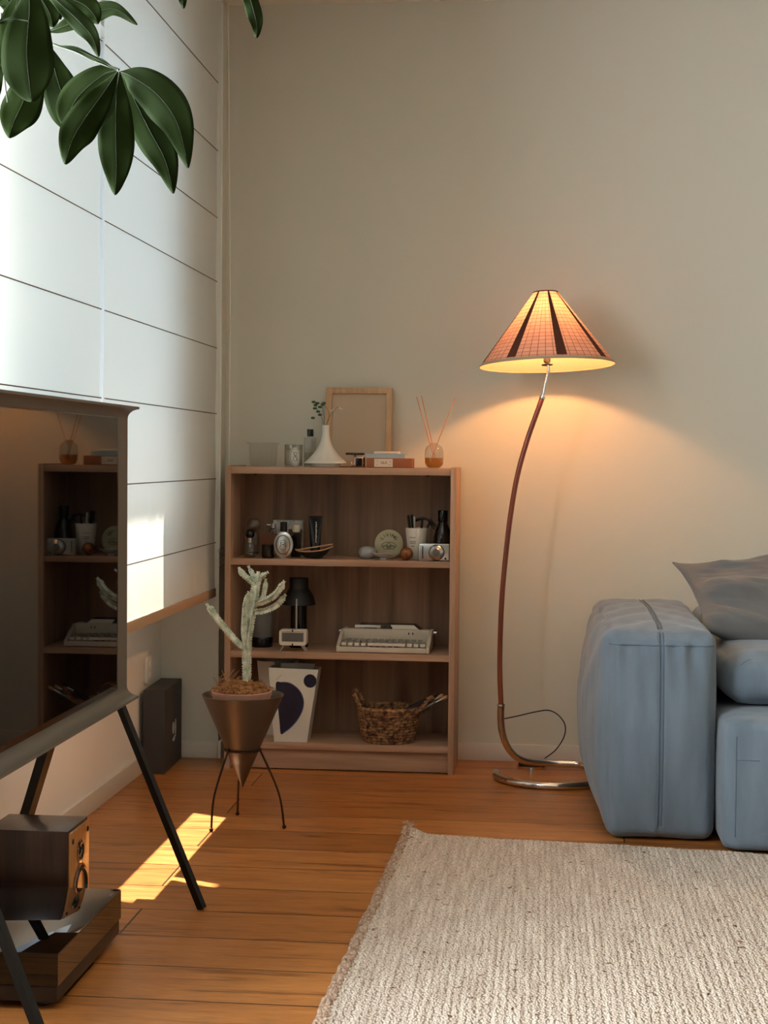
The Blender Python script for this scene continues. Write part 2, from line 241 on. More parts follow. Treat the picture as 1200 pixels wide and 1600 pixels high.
# ------------------------------------------------------------------ mesh helpers
class B:
    """collects shapes and links them as ONE mesh object"""
    def __init__(s): s.bm = bmesh.new(); s.uv = None
    def _take(s, vs, mtx=None):
        if mtx is not None: bmesh.ops.transform(s.bm, matrix=mtx, verts=vs)
    def box(s, a, b, bev=0.0, seg=2, mtx=None):
        t = bmesh.new(); bmesh.ops.create_cube(t, size=1)
        for v in t.verts: v.co = Vector([(a[i]+b[i])/2 + v.co[i]*abs(b[i]-a[i]) for i in range(3)])
        if bev: bmesh.ops.bevel(t, geom=t.edges[:], offset=bev, segments=seg, profile=0.6, affect='EDGES')
        s.add(t, mtx); return s
    def add(s, t, mtx=None):
        if mtx is not None: t.transform(mtx)
        mp = {v: s.bm.verts.new(v.co) for v in t.verts}
        for f in t.faces:
            try: s.bm.faces.new([mp[v] for v in f.verts])
            except ValueError: pass
        t.free(); return s
    def lathe(s, prof, n=32, c=(0, 0, 0), mtx=None):
        t = bmesh.new(); rings = []
        for r, z in prof:
            rings.append([t.verts.new((0, 0, z))] if r < 1e-6 else [t.verts.new((r*cos(2*pi*k/n), r*sin(2*pi*k/n), z)) for k in range(n)])
        for A, D in zip(rings, rings[1:]):
            for k in range(n):
                k2 = (k+1) % n
                if len(A) == 1 and len(D) == 1: continue
                if len(A) == 1: t.faces.new((A[0], D[k2], D[k]))
                elif len(D) == 1: t.faces.new((A[k], A[k2], D[0]))
                else: t.faces.new((A[k], A[k2], D[k2], D[k]))
        T = Matrix.Translation(c)
        s.add(t, (mtx @ T) if mtx is not None else T); return s
    def tube(s, pts, rad, n=10, cap=True, closed=False, fn=None, up=None, mtx=None):
        """sweep; fn(k, j) scales the radius of ring k, vertex j"""
        t = bmesh.new(); P = [Vector(p) for p in pts]; m = len(P); rings = []
        rr = rad if isinstance(rad, (list, tuple)) else [rad]*m
        up = Vector(up) if up else None; prev = None
        for i in range(m):
            a = P[(i-1) % m] if (closed or i) else P[i]; b = P[(i+1) % m] if (closed or i < m-1) else P[i]
            d = (b-a).normalized()
            if prev is None:
                r = up if up else (Vector((0, 0, 1)) if abs(d.z) < 0.9 else Vector((1, 0, 0)))
            else: r = prev
            x = (r - d*r.dot(d)).normalized(); prev = x; y = d.cross(x)
            rings.append([t.verts.new(P[i] + (x*cos(2*pi*j/n) + y*sin(2*pi*j/n))*rr[i]*(fn(i, j) if fn else 1)) for j in range(n)])
        for i in range(m if closed else m-1):
            A, D = rings[i], rings[(i+1) % m]
            for j in range(n): t.faces.new((A[j], A[(j+1) % n], D[(j+1) % n], D[j]))
        if cap and not closed:
            t.faces.new(rings[0][::-1]); t.faces.new(rings[-1])
        s.add(t, mtx); return s
    def ball(s, c, r, sc=(1, 1, 1), n=16, mtx=None):
        t = bmesh.new(); bmesh.ops.create_uvsphere(t, u_segments=n, v_segments=max(6, n//2), radius=r)
        for v in t.verts: v.co = Vector((v.co.x*sc[0]+c[0], v.co.y*sc[1]+c[1], v.co.z*sc[2]+c[2]))
        s.add(t, mtx); return s
    def prism(s, poly, a, b, axis='Y', bev=0.0, mtx=None):
        """poly of 2D points extruded from a to b; axis Y: (x,z), X: (y,z), Z: (x,y)"""
        t = bmesh.new()
        mk = {'Y': lambda p, h: (p[0], h, p[1]), 'X': lambda p, h: (h, p[0], p[1]), 'Z': lambda p, h: (p[0], p[1], h)}[axis]
        A = [t.verts.new(mk(p, a)) for p in poly]; D = [t.verts.new(mk(p, b)) for p in poly]; n = len(poly)
        t.faces.new(A); t.faces.new(D[::-1])
        for k in range(n): t.faces.new((A[k], D[k], D[(k+1) % n], A[(k+1) % n]))
        if bev: bmesh.ops.bevel(t, geom=t.edges[:], offset=bev, segments=2, profile=0.6, affect='EDGES')
        s.add(t, mtx); return s
    def grid(s, fn, nu, nv, cu=False, uvf=None):
        vs = [[s.bm.verts.new(fn(i/(nu if cu else nu-1), j/(nv-1))) for j in range(nv)] for i in range(nu)]
        for i in range(nu if cu else nu-1):
            for j in range(nv-1):
                f = s.bm.faces.new((vs[i][j], vs[(i+1) % nu][j], vs[(i+1) % nu][j+1], vs[i][j+1]))
                if uvf:
                    L = s.bm.loops.layers.uv.verify()
                    for lp, (a, b) in zip(f.loops, ((i, j), (i+1, j), (i+1, j+1), (i, j+1))):
                        lp[L].uv = uvf(a/(nu if cu else nu-1), b/(nv-1))
        return s
    def build(s, name, m, parent=None, loc=None, rz=0, smooth=40, label=None, recalc=True, **props):
        me = bpy.data.meshes.new(name)
        if recalc: bmesh.ops.recalc_face_normals(s.bm, faces=s.bm.faces[:])
        s.bm.to_mesh(me); s.bm.free()
        if smooth:
            me.shade_smooth(); me.set_sharp_from_angle(angle=radians(smooth))
        me.materials.append(M[m] if isinstance(m, str) else m)
        o = bpy.data.objects.new(name, me); C.objects.link(o)
        if parent is not None: o.parent = parent
        if loc is not None: o.location = loc
        if rz: o.rotation_euler = (0, 0, rz)
        if label: o['label'] = label
        for k, v in props.items(): o[k] = v
        return o
def thing(name, label, cat, loc=(0, 0, 0), rz=0, group=None):
    o = bpy.data.objects.new(name, None); C.objects.link(o); o.empty_display_size = 0.05
    o.location = loc; o.rotation_euler = (0, 0, rz); o['label'] = label; o['category'] = cat
    if group: o['group'] = group
    return o
def struct(name, b, m, smooth=30): return b.build(name, m, kind='structure', smooth=smooth)
def smoothpts(pts, n=8, closed=False):
    P = [Vector(p) for p in pts]; out = []; m = len(P)
    for i in range(m if closed else m-1):
        g = lambda k: P[k % m] if closed else P[max(0, min(m-1, k))]
        a, b, c, d = g(i-1), g(i), g(i+1), g(i+2)
        for k in range(n):
            t = k/n
            out.append(0.5*((2*b) + (c-a)*t + (2*a-5*b+4*c-d)*t*t + (3*b-a-3*c+d)*t**3))
    if not closed: out.append(P[-1])
    return out
def text_part(s, size, name, m, parent, loc, rot, ext=0.0004):
    cu = bpy.data.curves.new('txt', 'FONT'); cu.body = s; cu.size = size; cu.extrude = ext; cu.align_x = 'CENTER'; cu.align_y = 'CENTER'
    t = bpy.data.objects.new('txt', cu); C.objects.link(t); bpy.context.view_layer.update()
    me = bpy.data.meshes.new_from_object(t.evaluated_get(bpy.context.evaluated_depsgraph_get()))
    bpy.data.objects.remove(t); bpy.data.curves.remove(cu)
    me.name = name; me.materials.clear(); me.materials.append(M[m])
    o = bpy.data.objects.new(name, me); C.objects.link(o); o.parent = parent; o.location = loc; o.rotation_euler = rot
    return o
def ellipse(a, b, n=32, c=(0, 0), a0=0, a1=2*pi): return [(c[0]+a*cos(a0+(a1-a0)*k/n), c[1]+b*sin(a0+(a1-a0)*k/n)) for k in range(n)]

# ================================================================== THE ROOM
XL, XR, YB, YN, H = -1.37, 3.6, 5.665, -2.6, 2.728
struct('floor', B().box((XL-0.15, YN-0.1, -0.1), (XR+0.1, YB+0.1, 0)), 'floor')
struct('ceiling', B().box((XL-0.15, YN-0.1, H), (XR+0.1, YB+0.1, H+0.12)), 'ceil')
struct('wall_back', B().box((XL-0.15, YB, 0), (XR+0.1, YB+0.1, H)), 'wall')
struct('wall_right', B().box((XR, YN, 0), (XR+0.1, YB, H)), 'wall')
struct('wall_rear', B().box((XL-0.15, YN-0.1, 0), (XR+0.1, YN, H)), 'wall')
SILL, HEAD = 0.84, 2.42
W1, W2, W3 = (3.15, 4.93), (0.25, 1.60), (1.88, 2.95)  # last opening is out of view, added to let in the fill light
lw = B(); xo = XL-0.14
lw.box((xo, YN, 0), (XL, YB, SILL)); lw.box((xo, YN, HEAD), (XL, YB, H))
for a, b in ((YN, W2[0]), (W2[1], W3[0]), (W3[1], W1[0]), (W1[1], YB)): lw.box((xo, a, SILL), (XL, b, HEAD))
struct('wall_left', lw, 'lwall')
struct('wall_corner', B().box((XL, 5.565, 0), (-1.158, YB, H)), 'wall')['label'] = 'shallow white pier in the corner beside the blind'
def base(a, b, name): struct(name, B().box(a, b, 0.003), 'trim')
base((XL, YN, 0), (XL+0.013, 5.565, 0.062), 'baseboard_left')
base((XL, 5.552, 0), (-1.158, 5.565, 0.062), 'baseboard_corner')
base((-1.158, 5.552, 0), (-1.145, YB, 0.062), 'baseboard_corner_side')
base((-1.145, YB-0.013, 0), (XR, YB, 0.062), 'baseboard_back')
def window(n, y0, y1, mull):
    o = bpy.data.objects.new('window_%d' % n, None); C.objects.link(o); o['kind'] = 'structure'
    xa, xb, t = XL-0.12, XL-0.07, 0.045
    f = B()
    f.box((xa, y0, SILL), (xb, y0+t, HEAD)); f.box((xa, y1-t, SILL), (xb, y1, HEAD))
    f.box((xa, y0+t, SILL), (xb, y1-t, SILL+t*0.3)); f.box((xa, y0+t, HEAD-t), (xb, y1-t, HEAD))
    for m in mull: f.box((xa, m-t/2, SILL+0.01), (xb, m+t/2, HEAD-t))
    f.build('window_frame', 'winframe', o, kind='structure')
    ys = [y0+t] + [q for m in mull for q in (m-t/2, m+t/2)] + [y1-t]
    for a, b in zip(ys[::2], ys[1::2]): B().box((XL-0.098, a, SILL+0.012), (XL-0.092, b, HEAD-t)).build('pane', 'pane', o, kind='structure')
window(1, W1[0], W1[1], (3.90,)); window(2, W3[0], W3[1], ()); window(3, W2[0], W2[1], (0.92,))
B().box((XL-0.139, 4.918, SILL+0.001), (XL-0.001, 4.9299, HEAD-0.001), 0.001).build('trim_gap_liner', 'winframe', kind='structure')  # white liner added on the reveal to brighten the gap between blinds
sb = B(); sb.prism([(XL-0.14-0.002, 5.9), (-1.806, 5.9), (-1.806, 4.17), (-2.3, 4.17), (-2.3, -2.2), (XL-0.142, -2.2)], 2.6, 2.76, 'Z')  # added slab, stepped to keep sun off upper panes and nearer windows
sb.build('trim_sun_block_slab', 'concrete', kind='structure', label='unseen slab outside, added to cut the sun at the windows')

# ------------------------------------------------------------------ blinds
BX = -1.16
ZL = [2.594-0.01, 2.4115, 2.173, 1.9375, 1.712, 1.477, 1.2445, 1.0134, 0.7858]
def blind(y0, y1, label, zb=0.622, cords=True):
    t = thing('roman_blind', label, 'blind', (BX, (y0+y1)/2, zb-0.03))
    ox = Vector(t.location)
    def fn(u, v):
        y = y0+(y1-y0)*u; z = zb+(2.70-zb)*v
        e = min(1.0, abs(z-0.7858)/0.05)
        x = BX + 0.0015*sin(z*pi/0.233*1.0+0.6) + 0.0008*noise.noise(Vector((y*6, z*2.5, 3))) + (0.003*noise.noise(Vector((y*22, z*6, 9))) if z < 1.0 else 0)
        return Vector((x, y, z)) - ox
    B().grid(fn, 70, 120).build('cloth_panel', 'blind', t, recalc=False)
    B().box((-0.007, y0-ox.y, 0), (0.005, y1-ox.y, 0.031), 0.002).build('bottom_hem', 'hem', t, label='brown hem bar along the lower edge')
    B().box((-0.03, y0-ox.y, 2.700-ox.z), (0.02, y1-ox.y, 2.726-ox.z), 0.002).build('head_rail', 'winframe', t)
    for z in ZL[1:]:
        B().tube([(0.003, y0-ox.y, z-ox.z), (0.003, y1-ox.y, z-ox.z)], 0.0016, 6).build('rib', 'rib', t)
    return t
b1 = blind(4.068, 5.500, 'white roman blind nearest the room corner, hanging on the right of the bright gap')
b2 = blind(2.97, 4.035, 'white roman blind behind the television and leaves, left of the bright gap')
# pull cords with a small cord joiner, at the corner end
ct = thing('blind_cord', 'looped white pull cord hanging beside the right end of the blinds, by the corner', 'blind cord', (-1.15, 5.535, 0.70))
for k, (dx, dy) in enumerate(((0, 0.0), (0.03, 0.01))):
    B().tube([(dx, dy, 0.06), (dx+0.001, dy, 1.0), (dx*0.6, dy, 2.0)], 0.0028, 8).build('cord', 'cord', ct)
jb = B()
for k in range(4): jb.tube([(-0.008, -0.004, 0.002+0.017*k), (0.036, 0.008, 0.004+0.017*k)], 0.005, 8)
jb.box((0.026, 0, 0), (0.038, 0.012, 0.062), 0.002); jb.build('cord_joiner', 'glass', ct)

# ================================================================== BOOKCASE
SX0, SX1, SY0, SY1 = -1.097, -0.293, 5.372, 5.650
SCX = (SX0+SX1)/2
bc = thing('bookcase', 'open walnut bookcase with three shelves standing against the back wall', 'bookcase', (SCX, SY0, 0))
hw = (SX1-SX0)/2; dp = SY1-SY0; T = 0.020
ZS = {'mid': 0.738, 'low': 0.414, 'bot': 0.0965}
for sx in (-1, 1): B().box((sx*hw, 0, 0), (sx*(hw-T), dp, 1.062), 0.0012).build('side_panel', 'shelfV', bc)
B().box((-hw+T, 0.002, 1.058-0.024), (hw-T, dp, 1.058), 0.001).build('top_board', 'shelfX', bc)
for k, z in ZS.items(): B().box((-hw+T, 0.004, z-0.022), (hw-T, dp-0.006, z), 0.001).build('shelf', 'shelfX', bc)
B().box((-hw+T, 0.020, 0.004), (hw-T, 0.036, ZS['bot']-0.022), 0.001).build('kick_board', 'shelfX', bc)
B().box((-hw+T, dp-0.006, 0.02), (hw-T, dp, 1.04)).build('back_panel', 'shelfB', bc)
for sx in (-1, 1): B().box((sx*(hw-0.10)-0.006, 0.03, 1.028), (sx*(hw-0.10)+0.006, 0.04, 1.034), 0.002).build('fixing_peg', 'dark', bc)
TOP = 1.0585
def X_at(px, Y): return PY(px, 800, Y).x

# ---- top of the bookcase
Yt = 5.50
o = thing('acrylic_container', 'tall empty smoky clear container at the left end of the bookcase top', 'container', (X_at(411, 5.52), 5.52, TOP))
def wob(u, v):
    a = 2*pi*u; r = 0.047*(1+0.10*cos(4*a)*-1)*(0.86+0.14*v**0.5); return Vector((r*cos(a+pi/4), r*sin(a+pi/4), 0.001+0.078*v))
B().grid(wob, 40, 10, cu=True).build('vessel_wall', 'smoke', o)
B().box((-0.052, -0.044, 0.079), (0.052, 0.044, 0.085), 0.003).build('lid', 'smoke', o)

cx = X_at(458, 5.44)
o = thing('scented_candle', 'candle in a clear glass tumbler with a white oval label, left of the flared vase', 'candle', (cx, 5.44, TOP))
B().lathe([(0.0, 0), (0.029, 0.001), (0.031, 0.006), (0.032, 0.078), (0.030, 0.078), (0.029, 0.008), (0, 0.008)], 32).build('glass_tumbler', 'glass', o)
B().lathe([(0.0, 0.009), (0.0285, 0.009), (0.0285, 0.058), (0, 0.058)], 28).build('wax', 'wax', o)
def oval_label(parent, r, z, w, h, ang, m='label', mi='ink', fat=0.0006, glyph='8'):
    b = B(); cyl = lambda x, zz, rr: Vector((rr*sin(x/r+ang), -rr*cos(x/r+ang), z+zz))
    def fn(u, v): a = 2*pi*u; return cyl(w*v*cos(a), h*v*sin(a), r+fat)
    b.grid(fn, 32, 5, cu=True); l = b.build('label', m, parent)
    g = B()
    for s_ in (0.78, 0.92): g.tube([cyl(w*s_*cos(2*pi*k/32), h*s_*sin(2*pi*k/32), r+fat*1.6) for k in range(32)], 0.0005, 5, closed=True)
    # knot-like drawing in the middle of the oval
    for cz_, rr_ in ((0.28, 0.24), (-0.22, 0.34)): g.tube([cyl(w*rr_*cos(2*pi*k/20), h*(cz_+rr_*0.8*sin(2*pi*k/20)), r+fat*1.6) for k in range(20)], 0.0007, 5, closed=True)
    g.tube([cyl(w*0.35*t_, h*(-0.5*t_), r+fat*1.6) for t_ in (-1, -0.3, 0.4, 1)], 0.0007, 5)
    g.build('emblem', mi, l)
oval_label(o, 0.0335, 0.036, 0.021, 0.033, 0.35)

cx = X_at(484, 5.54)
o = thing('perfume_bottle', 'clear glass perfume bottle with a square black cap behind the flared vase', 'perfume bottle', (cx, 5.54, TOP))
B().box((-0.021, -0.012, 0), (0.021, 0.012, 0.104), 0.003).build('glass_body', 'glass', o)
B().box((-0.017, -0.009, 0.006), (0.017, 0.009, 0.052), 0.002).build('liquid', 'smoke', o)
B().box((-0.011, -0.009, 0.108), (0.011, 0.009, 0.134), 0.0015).build('cap', 'black', o)
B().lathe([(0.006, 0.1035), (0.006, 0.109)], 16).build('collar', 'silver', o)

cx = X_at(508, 5.44)
o = thing('flared_vase', 'white ceramic vase with a narrow neck and a wide flared foot holding a dried sprig', 'vase', (cx, 5.44, TOP))
pr = [(0, 0.0), (0.050, 0.001), (0.051, 0.010), (0.053, 0.0115), (0.0745, 0.0135), (0.073, 0.018)]
for k in range(1, 15):
    t_ = k/14; pr.append((0.0125+(0.073-0.0125)*(1-t_)**2.6, 0.018+0.122*t_))
pr += [(0.0135, 0.146), (0.0105, 0.146), (0.009, 0.11), (0, 0.10)]
B().lathe(pr, 48).build('vase_body', 'ceramic', o)
spr = thing('dried_sprig', 'dark green leafy sprig with small white buds standing in the white flared vase', 'sprig', (cx, 5.44, TOP+0.142))
st = B()
def sp(px, py, dy=0): p = PY(px, py, 5.44+dy); return p - Vector((cx, 5.44, TOP+0.142))
stems = [[(505, 664), (502, 650), (496, 640), (492, 630)], [(507, 664), (506, 648), (503, 634)], [(510, 664), (515, 650), (521, 642)], [(510, 664), (514, 652), (512, 640), (505, 632)]]
for q in stems: st.tube(smoothpts([sp(*p) for p in q], 4), 0.0008, 6)
st.build('stalk', 'green', spr)
random.seed(3)
for q in [(490, 628), (493, 633), (496, 630), (492, 638), (497, 643), (500, 636), (504, 632), (500, 648), (506, 630), (489, 653)]:
    p = sp(q[0], q[1], random.uniform(-0.012, 0.012))
    B().ball(p, 0.0082, (1, 0.4, 0.55), 10).build('leaf', 'green', spr)
for q in [(518, 642), (523, 647), (521, 640), (531, 638), (534, 640)]:
    p = sp(q[0], q[1], random.uniform(-0.008, 0.008)); B().ball(p, 0.0042, (1, 0.9, 0.9), 10).build('bud', 'bud', spr)
B().tube([sp(521, 642), sp(527, 636), sp(533, 639)], 0.0006, 6).build('stalk', 'green', spr)

# picture frame leaning on the wall
fx0, fx1 = X_at(508, 5.62), X_at(611, 5.62)
fh = 0.288; tilt = math.asin(0.045/fh)
fr = thing('picture_frame', 'empty light wooden picture frame leaning on the wall above the bookcase', 'picture frame', ((fx0+fx1)/2, 5.585, TOP+0.001))
fr.rotation_euler = (-tilt, 0, 0)
fwid = (fx1-fx0)/2; bt = 0.021
f = B(); f.box((-fwid, 0, 0), (-fwid+bt, 0.022, fh), 0.001); f.box((fwid-bt, 0, 0), (fwid, 0.022, fh), 0.001)
f.box((-fwid+bt, 0, fh-bt), (fwid-bt, 0.022, fh), 0.001); f.box((-fwid+bt, 0, 0), (fwid-bt, 0.022, bt), 0.001); f.build('frame_border', 'frame', fr)
B().box((-fwid+bt, 0.010, bt), (fwid-bt, 0.018, fh-bt)).build('mount', 'mount', fr)
fr.location.z += 0.001

# watch, beads, books
cx = X_at(560, 5.42)
o = thing('wristwatch', 'black square watch with a rose copper case lying beside the stacked books', 'watch', (cx, 5.42, TOP))
B().box((-0.013, -0.004, 0.004), (0.013, 0.004, 0.034), 0.003).build('watch_face', 'black', o)
B().box((-0.016, -0.0035, 0.002), (0.016, 0.0075, 0.036), 0.0035).build('watch_case', 'copper', o)
B().tube([(0.015+0.001*k*0, 0.006+0.025*sin(pi*k/12), 0.019+0.019*cos(pi*k/12)) for k in range(13)], 0.004, 8).build('strap', 'copper', o)
B().tube([(-0.016+0.0, 0.004, 0.010), (-0.024, 0.004, 0.007), (-0.026, 0.008, 0.016), (-0.02, 0.008, 0.024)], 0.0028, 8).build('buckle', 'copper', o)
cx = X_at(609, 5.45)
bk = B(); o = thing('boxed_book', 'thick brown cased book with a cream spine label, lower of the stack', 'book', (cx, 5.45, TOP))
B().box((-0.078, -0.055, 0), (0.080, 0.055, 0.0335), 0.001).build('cover', 'brownbook', o)
l = B().box((-0.050, -0.0558, 0.003), (0.014, -0.0553, 0.031)).build('label', 'cream', o)
text_part('GUI', 0.013, 'lettering', 'ink', o, (-0.017, -0.0560, 0.017), (pi/2, 0, 0))
for xx in (-0.040, 0.004):
    B().box((xx-0.003, -0.0562, 0.010), (xx+0.003, -0.0558, 0.011)).build('printed_line', 'ink', o)
    B().box((xx-0.001, -0.0562, 0.021), (xx+0.003, -0.0558, 0.0225)).build('printed_line', 'ink', o)
o = thing('thin_book', 'thin pale blue book lying on the thick brown book', 'book', (X_at(602, 5.45), 5.45, TOP+0.034))
B().box((-0.068, -0.05, 0.0), (0.072, 0.05, 0.002)).build('cover', 'bluebook', o); B().box((-0.066, -0.049, 0.002), (0.070, 0.048, 0.012)).build('pages', 'bluebook', o)
B().box((-0.068, -0.05, 0.012), (0.072, 0.05, 0.014)).build('cover', 'bluebook', o)
o = B().box((-0.043, -0.03, 0), (0.044, 0.03, 0.008), 0.0025).build('pen_case', 'cream', None, (X_at(604, 5.44), 5.44, TOP+0.0485)); o['label'] = 'slim cream case lying on top of the pale blue book'; o['category'] = 'case'
cx = X_at(554, 5.455)
o = thing('bead_bracelet', 'dark brown bead bracelet on a little stand just left of the stacked books', 'bracelet', (cx, 5.455, TOP))
B().lathe([(0, 0), (0.016, 0.0), (0.017, 0.003), (0.003, 0.006), (0.003, 0.040), (0.011, 0.043), (0, 0.044)], 16).build('stand', 'greym', o)
for k in range(16): 
    a = 2*pi*k/16; B().ball((0.030*cos(a), 0.016*sin(a), 0.0475), 0.0044, n=8).build('bead', 'bead', o)

# reed diffuser
cx = X_at(677.5, 5.46)
o = thing('reed_diffuser', 'small glass reed diffuser with amber oil and three reeds on the bookcase top', 'diffuser', (cx, 5.46, TOP))
pr = [(0, 0.0), (0.018, 0.0005), (0.027, 0.006), (0.0325, 0.018), (0.0335, 0.04), (0.0325, 0.062), (0.027, 0.075), (0.014, 0.083), (0.0135, 0.088)]
B().lathe(pr, 36).build('glass_bottle', 'glass', o)
B().lathe([(0, 0.003), (0.018, 0.003), (0.026, 0.009), (0.031, 0.02), (0.0315, 0.036), (0, 0.036)], 32).build('oil', 'oil', o)
P0 = Vector((cx, 5.46, TOP))
for a, b in (((679, 719), (651, 620)), ((681, 718), (658.5, 618)), ((674, 717), (711, 622))):
    B().tube([PY(a[0], a[1], 5.455)-P0, PY(b[0], b[1], 5.475)-P0], 0.0015, 7).build('reed', 'reed', o)

# ---- upper shelf
Z1 = ZS['mid']+0.0003
def at(px, Y, z): return (X_at(px, Y), Y, z)
def bottle_glass(name, label, px, Y, r, h, z, cap=None, cat='bottle', grp=None):
    o = thing(name, label, cat, at(px, Y, z), group=grp)
    B().lathe([(0, 0.0), (r*0.9, 0.0005), (r, 0.005), (r, h*0.86), (r*0.75, h), (r*0.4, h*1.03), (0.0, h*1.03)], 24).build('glass_body', 'glass', o)
    B().lathe([(0, 0.006), (r*0.85, 0.006), (r*0.85, h*0.15), (0, h*0.15)], 20).build('base_fill', 'black', o)
    return o
o = bottle_glass('perfume_bottle', 'small clear perfume bottle with a black ball stopper, leftmost on the upper shelf', 391, 5.43, 0.0225, 0.052, Z1, cat='perfume bottle')
B().ball((0, 0, 0.0835), 0.0165, n=20).build('ball_stopper', 'black', o); B().lathe([(0.008, 0.053), (0.008, 0.070)], 16).build('neck', 'silver', o)
o = bottle_glass('glass_flask', 'tall clear glass flask behind the bottle with a ball stopper', 397, 5.55, 0.020, 0.085, Z1, cat='flask')
B().lathe([(0, 0.088), (0.012, 0.0885), (0.022, 0.098), (0.0255, 0.112), (0.022, 0.128), (0.014, 0.133), (0.0, 0.133)], 24).build('stopper', 'glass', o)
o = thing('candle_jar', 'low black glass candle jar beneath the little brown carton', 'candle jar', at(419, 5.42, Z1))
B().lathe([(0, 0), (0.020, 0), (0.021, 0.004), (0.021, 0.042), (0.019, 0.042), (0.018, 0.01), (0, 0.01)], 28).build('jar_body', 'bottle', o)
B().lathe([(0.0, 0.043), (0.021, 0.043), (0.021, 0.047), (0, 0.047)], 28).build('jar_lid', 'black', o)
B().box((-0.028, -0.020, 0), (0.030, 0.020, 0.036), 0.001).build('small_carton', 'browncard', None, (X_at(420, 5.43), 5.43, Z1+0.0475), label='small dark brown carton lying on the low black candle jar', category='carton')
o = thing('round_perfume_bottle', 'round flat silver perfume bottle with an engraved oval and a ribbed black cap', 'perfume bottle', at(443.5, 5.40, Z1))
B().lathe([(0, -0.012), (0.026, -0.012), (0.0335, -0.008), (0.0345, 0), (0.0335, 0.008), (0.026, 0.012), (0, 0.012)], 40, mtx=Matrix.Translation((0, 0.0, 0.049)) @ Matrix.Diagonal((1, 1, 1.35, 1)) @ Matrix.Rotation(pi/2, 4, 'X')).build('bottle_body', 'silver', o)
g = B()
def ov(r1, r2, t_=0.0007): g.tube([(r1*cos(2*pi*k/32), -0.0128, 0.049+r2*sin(2*pi*k/32)) for k in range(32)], t_, 5, closed=True)
ov(0.024, 0.033, 0.0012); ov(0.0095, 0.0085); 
g.tube([(0.009*cos(2*pi*k/20), -0.0128, 0.058+0.007*sin(2*pi*k/20)) for k in range(20)], 0.0008, 5, closed=True)
g.tube([(0.011*cos(2*pi*k/20), -0.0128, 0.041+0.008*sin(2*pi*k/20)) for k in range(20)], 0.0008, 5, closed=True); g.build('engraved_emblem', 'ink', o)
B().lathe([(0, 0.095), (0.0115, 0.095), (0.012, 0.097), (0.012, 0.128), (0, 0.129)], 20).build('cap', 'black', o)
B().lathe([(0.02, 0.0), (0.021, 0.003), (0.012, 0.006)], 20).build('foot', 'silver', o)
o = thing('silver_vial', 'tiny glass vial with a silver cap behind the brown carton', 'vial', at(427, 5.53, Z1))
B().lathe([(0, 0), (0.014, 0), (0.014, 0.095), (0.006, 0.10), (0, 0.10)], 20).build('vial_body', 'glass', o)
B().lathe([(0, 0.1005), (0.009, 0.1005), (0.009, 0.116), (0, 0.116)], 16).build('cap', 'silver', o); B().tube([(-0.008, 0, 0.110), (-0.024, 0, 0.112)], 0.003, 8).build('spout', 'silver', o)
o = thing('printed_carton', 'upright pale printed carton with a brown band at the back of the upper shelf', 'carton', at(451, 5.57, Z1))
B().box((-0.053, -0.018, 0), (0.053, 0.018, 0.128), 0.0012).build('carton_body', 'whitebox', o)
B().box((0.003, -0.0188, 0.068), (0.052, -0.0181, 0.096)).build('brown_band', 'browncard', o); B().box((0.012, -0.0188, 0.030), (0.046, -0.0181, 0.062)).build('label', 'label', o)
o = thing('wood_cap_bottle', 'little clear bottle with a big pale wooden cap in front of the printed carton', 'bottle', at(463, 5.50, Z1))
B().box((-0.017, -0.012, 0), (0.017, 0.012, 0.088), 0.003).build('glass_body', 'bottle', o)
B().lathe([(0, 0.089), (0.0125, 0.089), (0.0145, 0.095), (0.0150, 0.111), (0.013, 0.115), (0, 0.116)], 20).build('wooden_cap', 'wax', o)
# black tube
o = thing('cosmetic_tube', 'tall black cosmetic tube with pale vertical lettering standing on its cap', 'tube', at(493, 5.46, Z1), rz=0.0)
def tb(u, v):
    a = 2*pi*u; k = v; rx = 0.0165*(1-k)+0.0245*k; ry = 0.0150*(1-k)+0.0015*k; return Vector((rx*cos(a), ry*sin(a), 0.022+0.124*v))
B().grid(tb, 32, 10, cu=True).build('tube_body', 'black', o); B().lathe([(0, 0), (0.014, 0), (0.0155, 0.003), (0.0165, 0.022), (0, 0.022)], 24).build('cap', 'blackm', o)
B().box((-0.0245, -0.0022, 0.143), (0.0245, 0.0022, 0.150), 0.0008).build('crimp', 'black', o)
lb = B()
for k in range(11): 
    zz = 0.055+k*0.0068; yy = -(0.0150*(1-(zz-0.022)/0.124)+0.0015)-0.0008
    lb.box((0.001, yy-0.0004, zz), (0.0055-0.0015*(k % 3 == 1), yy+0.001, zz+0.0045))
lb.build('lettering', 'inkw', o); o.rotation_euler = (0, 0, 0.1)
# boat shaped tray
o = thing('boat_dish', 'dark boat-shaped dish with a pale rim on the upper shelf', 'dish', at(491, 5.43, Z1))
def boat(u, v):
    a = 2*pi*u; k = v; x = (0.028+0.038*k)*cos(a); y = (0.012+0.016*k)*sin(a); z = 0.003+0.024*k**1.3 + 0.010*abs(cos(a))**3*k + 0.006*cos(a)*k
    return Vector((x, y, z))
b = B(); b.grid(boat, 40, 8, cu=True); b.bm.faces.new([v for v in b.bm.verts if abs(v.co.z-0.003) < 1e-4][:40]); b.build('dish_body', 'blackm', o)
B().tube([boat(k/40, 1.0) for k in range(40)], 0.0022, 7, closed=True).build('rim', 'tan', o)
o = thing('wooden_spatula', 'flat pale wooden spatula laid across the dark boat dish', 'spatula', at(491, 5.43, Z1+0.040))
B().prism([(-0.060, -0.012), (-0.045, -0.014), (0.055, -0.004), (0.068, 0.0), (0.055, 0.008), (-0.05, 0.012)], -0.002, 0.002, 'Z', 0.0008, mtx=Matrix.Rotation(-0.17, 4, 'Y')).build('spatula_blade', 'tan', o)
